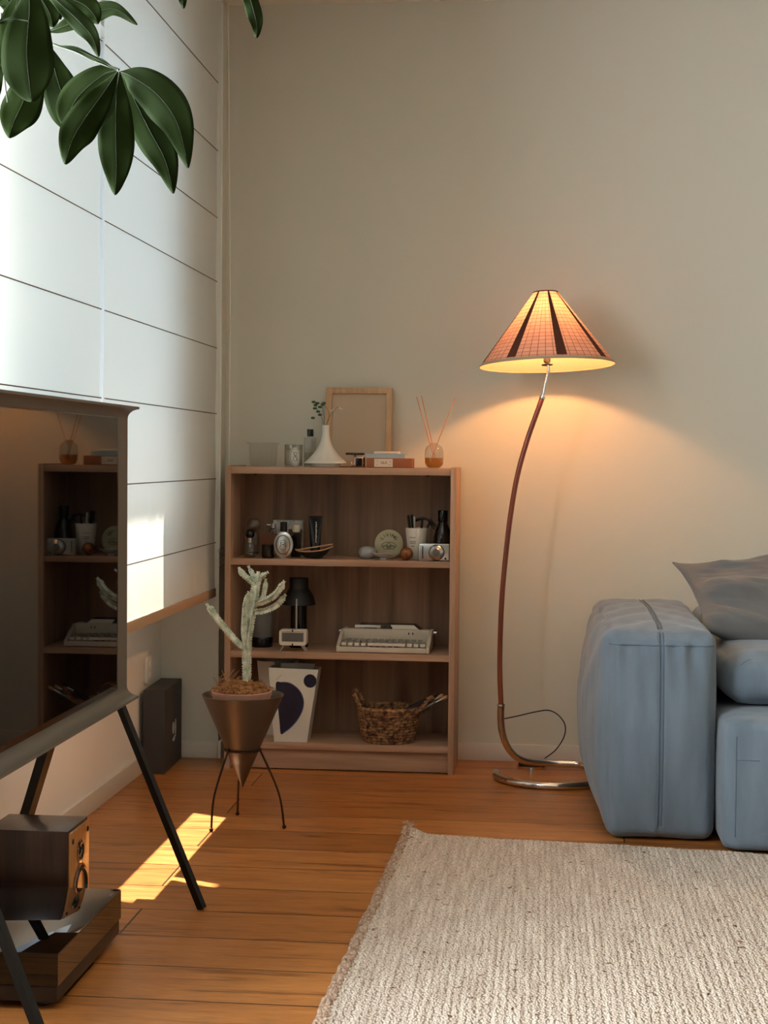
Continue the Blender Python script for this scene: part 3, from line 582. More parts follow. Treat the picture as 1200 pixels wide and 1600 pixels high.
# right group
o = thing('stone_cup', 'pale grey stoneware cup lying at the foot of the lettered disc', 'cup', at(575, 5.47, Z1))
B().lathe([(0, 0), (0.020, 0.0005), (0.027, 0.006), (0.031, 0.02), (0.030, 0.032), (0.024, 0.040), (0.012, 0.043), (0, 0.0435)], 32).build('cup_body', 'greyst', o)
dz = Z1
o = thing('lettered_disc', 'round sage coloured disc with embossed lettering leaning near the white tumbler', 'disc', at(608, 5.50, Z1+0.001))
o.rotation_euler = (-0.12, 0, 0)
B().lathe([(0, -0.006), (0.047, -0.006), (0.0505, -0.004), (0.0505, 0.004), (0.047, 0.006), (0, 0.006)], 48, mtx=Matrix.Translation((0, 0, 0.0505)) @ Matrix.Rotation(pi/2, 4, 'X')).build('disc_body', 'disc', o)
for k, ch in enumerate('LIVING'):
    a = radians(52-k*20.5); text_part(ch, 0.0165, 'lettering', 'ink', o, (-0.031*sin(a)*1.0, -0.0066, 0.0505+0.031*cos(a)), (pi/2, -a, 0))
g = B()
for (x, z, rx, rz_) in ((-0.011, -0.012, 0.010, 0.007), (0.011, -0.012, 0.010, 0.007), (0, -0.009, 0.007, 0.011), (0, -0.010, 0.026, 0.016)):
    n_ = 24; a1 = pi if rx > 0.02 else 2*pi
    g.tube([(x+rx*cos(a1*k/n_), -0.0066, 0.0505+z+rz_*sin(a1*k/n_)) for k in range(n_+1)], 0.0008, 5)
g.tube([(-0.026, -0.0066, 0.0405), (0.026, -0.0066, 0.0405)], 0.0007, 5); g.build('embossed_drawing', 'ink', o)
o = thing('shell_dish', 'small grey petal-shaped footed dish in front of the lettered disc', 'dish', at(599, 5.41, Z1))
def shell(u, v):
    a = 2*pi*u; r = 0.010+0.028*v*(1+0.10*cos(5*a)); return Vector((r*cos(a)*1.15, r*sin(a)*0.8, 0.009+0.014*v**1.6+0.002*cos(5*a)*v))
b = B(); b.grid(shell, 50, 7, cu=True); b.lathe([(0, 0), (0.012, 0), (0.014, 0.002), (0.010, 0.009), (0, 0.0095)], 20); b.build('dish_body', 'greyst', o)
o = B().ball((0, 0, 0.0235), 0.0235, (1.0, 0.9, 1), 24).build('amber_stone', 'amber', None, at(635.5, 5.405, Z1)); o['label'] = 'round polished amber-brown stone between the shell dish and the silver camera'; o['category'] = 'stone'
o = thing('ceramic_tumbler', 'tall white tapered tumbler with printed lines holding pens', 'tumbler', at(651, 5.47, Z1))
B().lathe([(0, 0), (0.026, 0.0), (0.028, 0.002), (0.0385, 0.110), (0.037, 0.111), (0.0355, 0.109), (0.026, 0.006), (0, 0.006)], 40).build('tumbler_body', 'ceramic', o)
lb = B()
def tc_(x, z): r = 0.028+0.0105*(z-0.002)/0.108+0.0004; a = x/r-0.3; return Vector((r*sin(a), -r*cos(a), z))
for z, w_ in ((0.078, 0.013), (0.064, 0.012), (0.058, 0.011), (0.048, 0.006)):
    for k in range(5):
        xa = -w_+2*w_*k/5; lb.tube([tc_(xa, z), tc_(xa+2*w_/5*0.75, z)], 0.0010, 5)
lb.build('printed_lines', 'ink', o)
tl = at(651, 5.47, Z1); tz = Vector(tl)
def pen(name, label, m, base_, tip, r, cat='pen', capm=None):
    b0, t0 = Vector(base_), Vector(tip); o = thing(name, label, cat, tz+b0); d = t0-b0
    B().tube([(0, 0, 0), d*0.02, d*0.97, d], [r*0.6, r, r, r*0.7], 12).build('barrel', m, o)
    B().tube([d*0.72+Vector((0, -r*1.3, 0)), d*0.96+Vector((0, -r*1.3, 0))], r*0.25, 6).build('clip', capm or m, o)
pen('marker_pen', 'leftmost black marker standing in the white tumbler', 'black', (-0.012, 0.004, 0.008), (-0.0295, 0.004, 0.155), 0.0045)
pen('marker_pen', 'black marker next to the silvery pen in the white tumbler', 'black', (-0.004, 0.012, 0.008), (-0.018, 0.010, 0.157), 0.0045)
pen('pen', 'silvery white pen standing in the white tumbler', 'silver', (0.0, -0.006, 0.008), (-0.0075, -0.010, 0.150), 0.0042)
o = thing('safety_razor', 'black T-shaped handle standing in the white tumbler', 'razor', tz+Vector((0.008, 0.004, 0.008)))
B().tube([(0, 0, 0), (0.012, 0, 0.132)], 0.0042, 10).build('handle', 'black', o)
B().tube([(-0.012, 0, 0.126), (-0.006, 0, 0.131), (0.014, 0, 0.136), (0.030, 0, 0.132)], [0.003, 0.005, 0.0048, 0.003], 10).build('razor_head', 'black', o)
o = thing('hand_clipper', 'black angled tool leaning out of the right of the white tumbler', 'tool', tz+Vector((0.018, 0.012, 0.02)))
B().tube([(0, 0, 0), (0.010, 0, 0.075), (0.028, 0, 0.112)], 0.0035, 8).build('shaft', 'black', o)
B().box((-0.008, -0.006, -0.02), (0.008, 0.006, 0.02), 0.002, mtx=Matrix.Translation((0.036, 0, 0.105)) @ Matrix.Rotation(-0.6, 4, 'Y')).build('tool_head', 'black', o)
B().tube([(0.026, 0, 0.118), (0.008, 0, 0.125)], 0.003, 8).build('arm', 'black', o)
o = thing('brown_bottle', 'dark brown glass bottle with a black cap behind the camera', 'bottle', at(692, 5.50, Z1))
B().lathe([(0, 0), (0.031, 0), (0.033, 0.004), (0.033, 0.062), (0.031, 0.082), (0.026, 0.104), (0.017, 0.124), (0.014, 0.132), (0, 0.132)], 36).build('glass_body', 'bottle', o)
B().lathe([(0, 0.1325), (0.0165, 0.1325), (0.0175, 0.135), (0.0175, 0.170), (0.016, 0.172), (0, 0.172)], 28).build('cap', 'black', o)
o = thing('compact_camera', 'silver compact camera with a round lens at the right end of the upper shelf', 'camera', at(679.5, 5.405, Z1))
B().box((-0.053, -0.012, 0), (0.053, 0.014, 0.060), 0.004).build('camera_body', 'silver', o, label='brushed silver body')
ln = B().lathe([(0, 0.028), (0.014, 0.028), (0.016, 0.026), (0.022, 0.024), (0.0255, 0.02), (0.0255, 0.01), (0.0245, 0)], 36, mtx=Matrix.Translation((0.008, -0.011, 0.030)) @ Matrix.Rotation(pi/2, 4, 'X')).build('lens_barrel', 'silver', o)
B().lathe([(0, 0.0295), (0.013, 0.0290), (0.0135, 0.0275)], 30, mtx=Matrix.Translation((0.008, -0.011, 0.030)) @ Matrix.Rotation(pi/2, 4, 'X')).build('lens_glass', 'greym', ln)
B().lathe([(0.0275, 0.0), (0.0275, 0.006), (0.0245, 0.0065)], 36, mtx=Matrix.Translation((0.008, -0.0115, 0.030)) @ Matrix.Rotation(pi/2, 4, 'X')).build('lens_ring', 'dark', ln)
B().box((-0.042, -0.0135, 0.008), (-0.038, -0.0118, 0.052), 0.0006).build('grip_strip', 'dark', o); B().ball((0.039, -0.0125, 0.009), 0.0035, n=10).build('button', 'dark', o)

# ---- middle shelf (typewriter etc.)
Z2 = ZS['low']+0.0003
o = thing('speaker_cylinder', 'dark grey cylinder on a black base behind the cactus', 'speaker', at(411, 5.52, Z2))
B().lathe([(0, 0.036), (0.036, 0.036), (0.036, 0.118), (0.034, 0.123), (0, 0.124)], 40).build('fabric_body', 'radio', o)
B().lathe([(0, 0), (0.036, 0), (0.038, 0.003), (0.038, 0.032), (0.036, 0.0355), (0, 0.0358)], 40).build('base_ring', 'black', o)
o = thing('table_lamp', 'small black table lamp with a stepped shade on the shelf beside the miniature television', 'table lamp', at(468, 5.53, Z2))
B().lathe([(0, 0), (0.033, 0), (0.035, 0.004), (0.035, 0.016), (0.030, 0.020), (0.029, 0.155), (0, 0.155)], 36).build('lamp_base', 'black', o)
B().lathe([(0.058, 0.152), (0.060, 0.154), (0.052, 0.185), (0.038, 0.205), (0.034, 0.212), (0.034, 0.244), (0.032, 0.248), (0, 0.250)], 40).build('lamp_shade', 'blackm', o)
o = thing('miniature_television', 'little white vintage television on splayed legs in front of the black lamp', 'miniature television', at(460, 5.41, Z2))
def rr(w_, h_, r, n=5, cz=0): 
    out = []
    for cx_, cz_, a0 in ((w_-r, h_-r, 0), (-w_+r, h_-r, pi/2), (-w_+r, -h_+r, pi), (w_-r, -h_+r, 3*pi/2)):
        for k in range(n+1): a = a0+pi/2*k/n; out.append((cx_+r*cos(a), cz_+r*sin(a)+cz))
    return out
B().prism(rr(0.048, 0.027, 0.008, cz=0.049), -0.018, 0.022, 'Y', 0.001).build('casing', 'ivory', o)
B().box((-0.038, -0.0195, 0.035), (0.038, -0.0178, 0.066), 0.001).build('screen_grille', 'radio', o)
lg = B(); ring = rr(0.045, 0.0245, 0.007, cz=0.049); lg.tube([(x, -0.0195, z) for x, z in ring], 0.0032, 7, closed=True); lg.build('bezel', 'ivory', o)
for z in (0.0245, 0.0735): B().box((-0.0025, -0.0235, z-0.004), (0.0025, -0.0175, z+0.004), 0.0005).build('hinge', 'dark', o)
for sx in (-1, 1):
    for yy in (-0.010, 0.014): B().tube([(sx*0.030, yy, 0.024), (sx*0.044, yy*1.2, 0.0015)], [0.0048, 0.0024], 8).build('leg', 'silver', o)
B().tube([(0.008, 0.012, 0.074), (0.008, 0.012, 0.182)], 0.0036, 10).build('aerial', 'silver', o, label='pale upright aerial rod')

o = thing('typewriter', 'cream portable typewriter with ivory keys on the lower middle shelf', 'typewriter', at(600, 5.40, Z2), rz=-0.02)
W_ = 0.163
side = [(-0.005, 0.004), (-0.005, 0.018), (0.02, 0.020), (0.105, 0.026), (0.112, 0.066), (0.120, 0.068), (0.195, 0.066), (0.212, 0.05), (0.214, 0.004), (0.0, 0.0)]
B().prism([(p[0]*1.0, p[1]) for p in side], -W_, W_, 'X', 0.004).build('shell', 'typew', o)
for sx in (-1, 1): B().prism([(-0.008, 0.002), (-0.008, 0.024), (0.02, 0.034), (0.06, 0.052), (0.110, 0.071), (0.205, 0.068), (0.214, 0.05), (0.214, 0.002)], sx*W_, sx*(W_-0.012), 'X', 0.0035).build('side_cheek', 'typew', o)
B().box((-W_+0.012, -0.006, 0.003), (W_-0.012, 0.002, 0.021), 0.002).build('front_bar', 'typew', o)
B().box((-W_+0.010, 0.100, 0.026), (W_-0.010, 0.118, 0.073), 0.003).build('front_panel', 'typew', o)
kx = [(-0.140+0.0216*k) for k in range(14)]
for r_, (yy, zz, n0, off) in enumerate(((0.012, 0.030, 13, 0.0), (0.036, 0.030, 13, 0.005), (0.060, 0.033, 13, -0.004), (0.082, 0.036, 12, 0.007))):
    for k in range(n0):
        if r_ == 0 and 4 <= k <= 8: continue
        x = -0.138+0.023*k+off
        B().box((x-0.0085, yy-0.008, zz-0.007), (x+0.0085, yy+0.008, zz+0.0035), 0.0022).build('key', 'ivory' if r_ == 0 else 'keyg', o)
B().box((-0.054, 0.003, 0.024), (0.062, 0.015, 0.034), 0.002).build('space_bar', 'ivory', o)
kb = B()
for k in range(5): kb.box((-0.048+k*0.022, -0.0015, 0.0215), (-0.034+k*0.022, 0.0025, 0.0245), 0.0005)
kb.build('key_slots', 'maroon', o)  # row of small maroon blocks below the space bar
B().tube([(-W_-0.012, 0.150, 0.058), (-W_-0.003, 0.150, 0.058), (W_+0.003, 0.150, 0.058), (W_+0.012, 0.150, 0.058)], 0.009, 16).build('platen_roller', 'silver', o)
B().prism([(-0.118, 0.068), (-0.098, 0.088), (0.098, 0.088), (0.124, 0.068)], 0.120, 0.175, 'Y', 0.002).build('carriage_cover', 'black', o)
B().prism([(0.022, 0.071), (0.012, 0.087), (0.096, 0.087), (0.116, 0.071)], 0.1155, 0.121, 'Y', 0.001).build('paper_table', 'ceramic', o)
g = B(); random.seed(11)
for x, w_ in ((-0.105, 0.010), (-0.090, 0.009), (-0.060, 0.022), (-0.030, 0.008)): g.box((x-w_, 0.1165, 0.073+random.random()*0.003), (x+w_, 0.1205, 0.085), 0.002)
g.build('type_basket_plate', 'ceramic', o)
g = B()
for k in range(9): g.tube([(-0.022+k*0.0045, 0.1175, 0.073), (-0.026+k*0.0045, 0.1175, 0.087)], 0.0012, 5)
g.build('type_bars', 'greym', o)
for x in (0.080, 0.094): B().box((x-0.002, 0.0985, 0.055), (x+0.002, 0.1005, 0.063), 0.0006).build('lever_tab', 'dark', o)

# ---- bottom shelf
Z3 = ZS['bot']+0.0003
def rack(name, label, px0, px1, Yf, z1, wb, skew, dpt, rz=0):
    """flat-sided white magazine holder, wider at the top"""
    x0, x1 = X_at(px0, Yf), X_at(px1, Yf); o = thing(name, label, 'magazine holder', ((x0+x1)/2, Yf, Z3), rz)
    w1 = (x1-x0)/2
    out = [(-wb+skew, 0), (wb+skew, 0), (w1, z1), (-w1, z1+0.004)]
    b = B(); t_ = 0.004
    b.prism(out, 0, t_, 'Y', 0.001); b.prism(out, dpt-t_, dpt, 'Y', 0.001)
    b.prism([out[0], (out[0][0]+t_, 0), (out[3][0]+t_, z1+0.004), out[3]], t_, dpt-t_, 'Y'); b.prism([(out[1][0]-t_, 0), out[1], out[2], (out[2][0]-t_, z1)], t_, dpt-t_, 'Y')
    b.prism([out[0], out[1], (out[1][0], t_), (out[0][0], t_)], t_, dpt-t_, 'Y'); b.build('holder_body', 'ceramic', o)
    return o, w1
rk, w1 = rack('magazine_holder', 'white flat-sided magazine holder painted with a navy drop and a navy circle', 421, 499, 5.39, 0.256, 0.058, -0.008, 0.085)
def Q(px, py): p = PY(px, py, 5.39)-Vector(rk.location); return (p.x, p.z)
dropo = [(431, 1068), (440, 1066), (452, 1067), (462, 1073), (470, 1082), (474, 1093), (474, 1104), (470, 1116), (463, 1127), (454, 1137), (446, 1143), (439, 1147), (437, 1130), (434, 1100)]
poly = [tuple(v)[:2] for v in smoothpts([(Q(*p)[0], Q(*p)[1], 0) for p in dropo], 4, closed=True)]
B().prism(poly, -0.0012, 0, 'Y').build('navy_drop', 'navy', rk)
B().tube([(p[0], -0.0012, p[1]) for p in poly[4:42]], 0.0016, 6).build('drop_outline', 'slate', rk)
qc = Q(484.5, 1064); B().prism(ellipse(0.0225, 0.0235, 36, qc), -0.0012, 0, 'Y').build('navy_circle', 'navy', rk)
B().tube([(Q(432, 1062)[0], -0.0008, Q(432, 1062)[1]), (Q(440, 1054)[0], -0.0008, Q(440, 1054)[1])], 0.0006, 5).build('scratch_line', 'greym', rk)
rk2, _ = rack('magazine_holder', 'plain white magazine holder standing behind the navy-painted one', 403, 462, 5.515, 0.262, 0.045, 0.004, 0.09)
for k, (pa, pb, yy, zz, lab, m) in enumerate(((440, 494, 5.425, 0.274, 'grey magazine in the navy-painted holder, its rightmost', 'greym'), (430, 458, 5.445, 0.280, 'grey magazine at the left in the navy-painted holder', 'radio'))):
    x0, x1 = X_at(pa, yy), X_at(pb, yy)
    b = B().prism([(x0*0+(-(x1-x0)/2*0.55), 0), ((x1-x0)/2*0.35, 0), ((x1-x0)/2, zz-0.006), (-(x1-x0)/2, zz-0.006)], 0, 0.012, 'Y', 0.001)
    q = b.build('magazine', m, None, ((x0+x1)/2, yy, Z3+0.005)); q['label'] = lab; q['category'] = 'magazine'; q['group'] = 'magazines in the painted holder'

# basket
bx, by = X_at(610, 5.46), 5.46
bs = thing('wicker_basket', 'round woven wicker basket with two upright handles on the bottom shelf', 'basket', (bx, by, Z3))
b = B(); RW = 11
for k in range(RW):
    z = 0.006+0.0105*k; R0 = 0.082+0.022*(k/RW)**0.7; n = 96; pts = []
    for j in range(n):
        a = 2*pi*j/n; r = R0+0.0035*sin(a*24+(k % 2)*pi); pts.append((r*cos(a), r*0.86*sin(a), z+0.0012*sin(a*7+k)))
    b.tube(pts, 0.0062, 6, closed=True)
b.build('woven_body', 'wicker', bs)
B().lathe([(0, 0.002), (0.078, 0.002), (0.078, 0.008), (0, 0.008)], 32, mtx=Matrix.Diagonal((1, 0.86, 1, 1))).build('basket_floor', 'wicker', bs)
sk = B()
for j in range(24):
    a = 2*pi*j/24; sk.tube([(0.086*cos(a), 0.074*sin(a), 0.004), (0.105*cos(a), 0.0905*sin(a), 0.112)], 0.003, 6)
sk.build('stakes', 'wicker', bs)
rim = [(0.104*cos(2*pi*j/60), 0.0895*sin(2*pi*j/60), 0.119+0.0016*sin(j*2.1)) for j in range(60)]
B().tube(rim, 0.0075, 8, closed=True).build('braided_rim', 'wicker', bs)
def braid(P, r=0.0065):
    b = B(); S_ = smoothpts(P, 12); n = len(S_)
    for q in range(2):
        pts = [S_[i]+Vector((0.0035*cos(i*0.9+q*pi), 0.0035*sin(i*0.9+q*pi), 0.0035*sin(i*0.9+q*pi))) for i in range(n)]; b.tube(pts, r*0.75, 7)
    return b
P0 = Vector((bx, by, Z3)); hp = lambda px, py, dy: PY(px, py, by+dy)-P0
braid([hp(566, 1114, -0.03), hp(560, 1100, -0.03), hp(553, 1083, -0.018), hp(558, 1079, 0.0), hp(566, 1092, 0.018), hp(574, 1108, 0.03)]).build('handle', 'wicker', bs)
braid([hp(646, 1118, -0.045), hp(660, 1104, -0.05), hp(672, 1090, -0.045), hp(676, 1096, -0.03), hp(666, 1108, -0.02), hp(654, 1114, 0.0)]).build('handle', 'wicker', bs)
for k, (a, b_, dy, m, lab) in enumerate((((618, 1120), (684, 1083), 0.010, 'blackm', 'folded dark umbrella sticking out of the basket, highest one'), ((622, 1122), (693, 1086), -0.012, 'maroon', 'folded maroon umbrella lying in the basket'), ((626, 1124), (700, 1088), -0.034, 'greym', 'folded grey umbrella nearest the front of the basket'))):
    A, D = PY(a[0], a[1], by+dy), PY(b_[0], b_[1], by+dy-0.01); o = thing('folded_umbrella', lab, 'umbrella', A, group='umbrellas in the basket'); d = D-A
    B().tube([(0, 0, 0), d*0.1, d*0.45, d*0.72, d*0.74], [0.006, 0.0105, 0.0095, 0.006, 0.002], 10).build('folded_canopy', m, o)
    B().tube([d*0.72, d*0.9], 0.003, 8).build('shaft', 'silver', o); B().tube([d*0.88, d*0.98, d], [0.006, 0.0075, 0.004], 10).build('grip', 'tan' if k else 'bead', o)

# ================================================================== PLANT STAND AND CACTUS
PCX, PCY = -0.872, 4.545
ps = thing('cone_planter', 'bronze cone-shaped planter held in a three-legged wire stand', 'planter', (PCX, PCY, 0))
hz = lambda py: PY(381, py, PCY).z
zr, zring, zt = hz(1085), hz(1171), hz(1232)
R = 0.121
B().lathe([(0.0, zt), (R*0.43, zring+0.006), (R, zr), (R*0.985, zr+0.001), (R*0.96, zr-0.004), (R*0.42, zring+0.012), (0, zt+0.012)], 64).build('cone', 'bronze', ps, smooth=60)
B().tube([(0.054*cos(2*pi*k/40), 0.054*sin(2*pi*k/40), zring) for k in range(40)], 0.003, 8, closed=True).build('ring', 'wire', ps)
def foot(px, py): d = ray(px, py); p = Vector((0, 0, CZ))+d*(-CZ/d.z); return p-Vector((PCX, PCY, 0))
for q in ((330, 1300), (371, 1274), (444, 1295)):
    f = foot(*q); f.z = 0.005; a = Vector((f.x, f.y, 0)).normalized()
    top = a*0.055+Vector((0, 0, zring)); mid = top.lerp(f, 0.55)+a*0.016
    B().tube(smoothpts([top-a*0.004+Vector((0, 0, 0.004)), top, mid, f], 8), 0.0032, 8).build('leg', 'wire', ps)
    B().ball((f.x, f.y, 0.0062), 0.0062, n=12).build('ball_foot', 'wire', ps)
# pot inside, a thing of its own
zp = zr+0.010
pot = thing('clay_pot', 'pinkish clay pot of coir sitting in the bronze cone', 'plant pot', (PCX-0.004, PCY, zr-0.115))
ph = zp-(zr-0.115)
B().lathe([(0, 0), (0.045, 0), (0.048, 0.004), (0.088, ph-0.012), (0.090, ph), (0.084, ph+0.001), (0.080, ph-0.02), (0, ph-0.02)], 48).build('pot_body', 'clay', pot)
cb = B(); random.seed(5)
cb.lathe([(0.080, ph-0.012), (0.074, ph+0.006), (0.05, ph+0.020), (0.02, ph+0.027), (0, ph+0.028)], 32)
for k in range(620):
    a = random.uniform(0, 2*pi); r = 0.082*sqrt(random.random()); z0 = ph+0.026*(1-(r/0.082)**2)+0.002; L = random.uniform(0.008, 0.02); an = random.uniform(0, 2*pi); cu_ = random.uniform(-2.5, 2.5)
    if k < 36: L *= 2.6
    pts = []; p = Vector((r*cos(a), r*sin(a), z0)); 
    for s_ in range(6):
        pts.append(p.copy()); p = p+Vector((cos(an), sin(an), (0.9 if k < 36 else 0.5)*cos(s_*0.75)))*L/5; an += cu_/5
    cb.tube(pts, random.uniform(0.0007, 0.0013), 4)
for k in range(9):   # long loops at the back left
    a = radians(random.uniform(110, 200)); c0 = Vector((0.06*cos(a), 0.06*sin(a), ph)); rr_ = random.uniform(0.014, 0.024); an = random.uniform(0, pi)
    cb.tube([c0+Vector((rr_*(1-cos(t_))*cos(an)*0.7-0.01, rr_*(1-cos(t_))*sin(an)*0.5, 0.01+rr_*2.0*sin(t_*0.5))) for t_ in [k2*0.5 for k2 in range(10)]], 0.0009, 4)
cb.build('coir_fibre', 'coir', pot, kind='stuff')
# cactus
cb0 = Vector((PCX-0.004, PCY, 0.0)); 
cbase = PY(386, 1062, PCY)
cac = thing('cactus', 'tall pale green branching cactus with toothed edges growing in the clay pot', 'cactus', cbase)
def stem(px, r, tip=0.35, ph0=0.0, name='branch', dys=None):
    n = 10; P = []
    for i, q in enumerate(px):
        dy = (dys[i] if dys else 0.0); P.append(PY(q[0], q[1], PCY+dy)-cbase)
    S_ = smoothpts(P, n); m = len(S_)
    L = sum((S_[i+1]-S_[i]).length for i in range(m-1)); cum = [0]
    for i in range(m-1): cum.append(cum[-1]+(S_[i+1]-S_[i]).length)
    rs = [r*(0.75+0.25*min(1, c/0.02))*(1 if (L-c) > 0.015 else max(tip, (L-c)/0.015)) for c in cum]
    nn = 18
    def fn(i, j):
        a = 2*pi*j/nn; wgt = abs(cos(1.5*(a)+ph0)); s_ = 0.24+0.76*wgt**4.5
        if wgt > 0.93: s_ *= 1+0.42*(1 if (cum[i]/0.0085) % 1 < 0.45 else 0)
        return s_
    # resample finely so the teeth show
    F_ = []; 
    step = 0.0036; c = 0; i = 0
    while c < L and i < m-1:
        while i < m-2 and cum[i+1] < c: i += 1
        t_ = (c-cum[i])/max(1e-6, cum[i+1]-cum[i]); F_.append(S_[i].lerp(S_[i+1], t_)); c += step
    F_.append(S_[-1]); cum2 = [0]
    for i in range(len(F_)-1): cum2.append(cum2[-1]+(F_[i+1]-F_[i]).length)
    cum[:] = cum2
    rs = [r*(0.75+0.25*min(1, c/0.02))*(1 if (L-c) > 0.015 else max(tip, (L-c)/0.015)) for c in cum2]
    bb = B(); bb.tube(F_, rs, nn, fn=fn, up=(0.3, -1, 0)); bb.build(name, 'cactus', cac, smooth=35)
    ed = B()   # pale teeth along the three wings
    for i in range(0, len(F_), 2):
        d = (F_[min(i+1, len(F_)-1)]-F_[max(i-1, 0)]).normalized(); u = Vector((0.3, -1, 0)); x = (u-d*u.dot(d)).normalized(); y = d.cross(x)
        for q in range(3):
            a = (q*pi-ph0)/1.5; ed.ball(F_[i]+(x*cos(a)+y*sin(a))*rs[i]*1.10, 0.0021, n=6)
    ed.build('toothed_edge', 'tooth', cac)
stem([(386, 1064), (386, 1040), (386, 1010), (389, 985), (395, 950), (400, 918), (404, 893)], 0.0128, name='trunk')
stem([(384, 1014), (372, 1006), (352, 984), (335, 962), (323, 944)], 0.0095, ph0=0.5, dys=[0, -0.01, -0.02, -0.03, -0.035])
stem([(384, 1010), (380, 990), (381, 965), (383, 943), (388.5, 925)], 0.009, ph0=0.9, dys=[0, -0.01, -0.012, -0.012, -0.012])
stem([(399, 914), (388, 905), (378, 896), (373, 886)], 0.0085, ph0=0.3, dys=[0, -0.01, -0.015, -0.015])
stem([(401, 909), (394, 898), (388, 885)], 0.0075, ph0=0.9, dys=[0, 0.01, 0.015])
stem([(404, 906), (411, 899), (419, 894)], 0.0075, ph0=0.2)
stem([(401, 940), (410, 934), (413, 920), (415, 905)], 0.0075, ph0=1.2, dys=[0, 0.01, 0.012, 0.012])
stem([(400, 943), (414, 938), (430, 928), (444, 908)], 0.0095, ph0=0.6, dys=[0, -0.01, -0.012, -0.012])
stem([(398, 956), (416, 953), (433, 944), (446, 929)], 0.0085, ph0=1.3, dys=[0, 0.01, 0.02, 0.02])

# ================================================================== LEFT SIDE
# charcoal box and socket
cb_ = thing('storage_box', 'charcoal cardboard box with a small white emblem standing in the corner', 'box', (-1.322, 5.40, 0), 0.035)
B().box((-0.037, -0.155, 0.0), (0.038, 0.145, 0.289), 0.001).build('box_body', 'greycard', cb_)
g = B(); fx = 0.0386
g.prism(ellipse(0.020, 0.022, 24, (-0.005, 0.135)), fx-0.0002, fx+0.0006, 'X'); g.build('emblem', 'inkw', cb_)
g = B(); g.tube([(fx, 0.028+0.004*sin(t_), 0.135+0.026*cos(t_)) for t_ in [k*pi/8 for k in range(9)]], 0.0022, 6); g.tube([(fx, -0.02, 0.094), (fx, 0.028, 0.104)], 0.0026, 6); g.tube([(fx, -0.005, 0.088), (fx, 0.022, 0.094)], 0.0016, 6); g.build('emblem', 'inkw', cb_)
sw = thing('wall_switch', 'white switch plate on the left wall above the charcoal box', 'wall switch', (XL+0.0005, PX(229, 1046, XL).y, PX(229, 1046, XL).z))
B().box((0, -0.035, -0.045), (0.012, 0.035, 0.045), 0.003).build('plate', 'white', sw)
for z in (-0.02, 0.018): B().box((0.012, -0.012, z-0.009), (0.0135, 0.012, z+0.009), 0.0005).build('rocker', 'winframe', sw)

# television
TF, TY1, TW = -1.003, 3.84, 1.15
tzt = PX(211, 635, TF).z; tzb = PX(210, 1094, TF).z
TD = 0.166; TY0 = TY1-TW; xs = TF-0.030; xb = TF-TD
tv = thing('television', 'large television with a taupe I-shaped casing on thin dark legs in front of the blinds', 'television', (TF-TD/2, (TY0+TY1)/2, 0))
oy = (TY0+TY1)/2; ox = TF-TD/2; hy = TW/2
fl = 0.020
prof = []   # I profile in (x,z): flared top and bottom flanges
def isec():
    f, bk_, zt_, zb_ = TF-ox, xb-ox, tzt, tzb
    s0, s1 = xs-ox, xs-ox-0.055; c_ = 0.024
    arc = lambda cx_, cz_, r1, r2, a0, a1: [(cx_+r1*cos(a0+(a1-a0)*k/6), cz_+r2*sin(a0+(a1-a0)*k/6)) for k in range(7)]
    out = [(f, zt_), (f, zt_-0.006)] + arc(f, zt_-0.006-c_, f-s0, c_, pi/2, pi)[1:] + [(s0, zb_+0.03+c_)] + arc(f, zb_+0.006+c_, f-s0, c_, pi, 3*pi/2)[:-1] + [(f, zb_+0.006), (f, zb_)]
    out += [(bk_, zb_), (bk_, zb_+0.006)] + arc(bk_, zb_+0.006+c_, s1-bk_, c_, -pi/2, 0)[1:] + arc(bk_, zt_-0.006-c_, s1-bk_, c_, 0, pi/2)[:-1] + [(bk_, zt_-0.006), (bk_, zt_)]
    return out
b = B(); b.prism([(p[0], p[1]) for p in isec()], -hy, hy, 'Y'); b.build('casing', 'tvb', tv, smooth=50)
sx_ = xs-ox
yS1 = PX(181, 900, xs).y-oy
B().box((sx_, -hy+0.03, tzb+0.034), (sx_+0.0020, yS1+0.012, tzt-0.027), 0.0005).build('bezel', 'bezel', tv)
B().box((sx_+0.0021, -hy+0.035, tzb+0.048), (sx_+0.0030, yS1, tzt-0.031)).build('screen', 'screen', tv)
def tvleg(x, y, fx_, fy_, w_=0.012):
    A = Vector((x-ox, y-oy, tzb-0.001)); D = Vector((fx_-ox, fy_-oy, 0.0015)); b = B(); d = (D-A).normalized()
    b.tube([A, D], w_, 4, up=(1, 0.4, 0)); b.build('leg', 'legm', tv)
tvleg(TF-0.022, 3.745, -0.805, 3.69); tvleg(TF-0.158, 3.70, -1.335, 3.80, 0.018)
tvleg(TF-0.090, TY0+0.10, -0.822, TY0-0.07); tvleg(TF-0.135, TY0+0.12, -1.305, TY0-0.02)

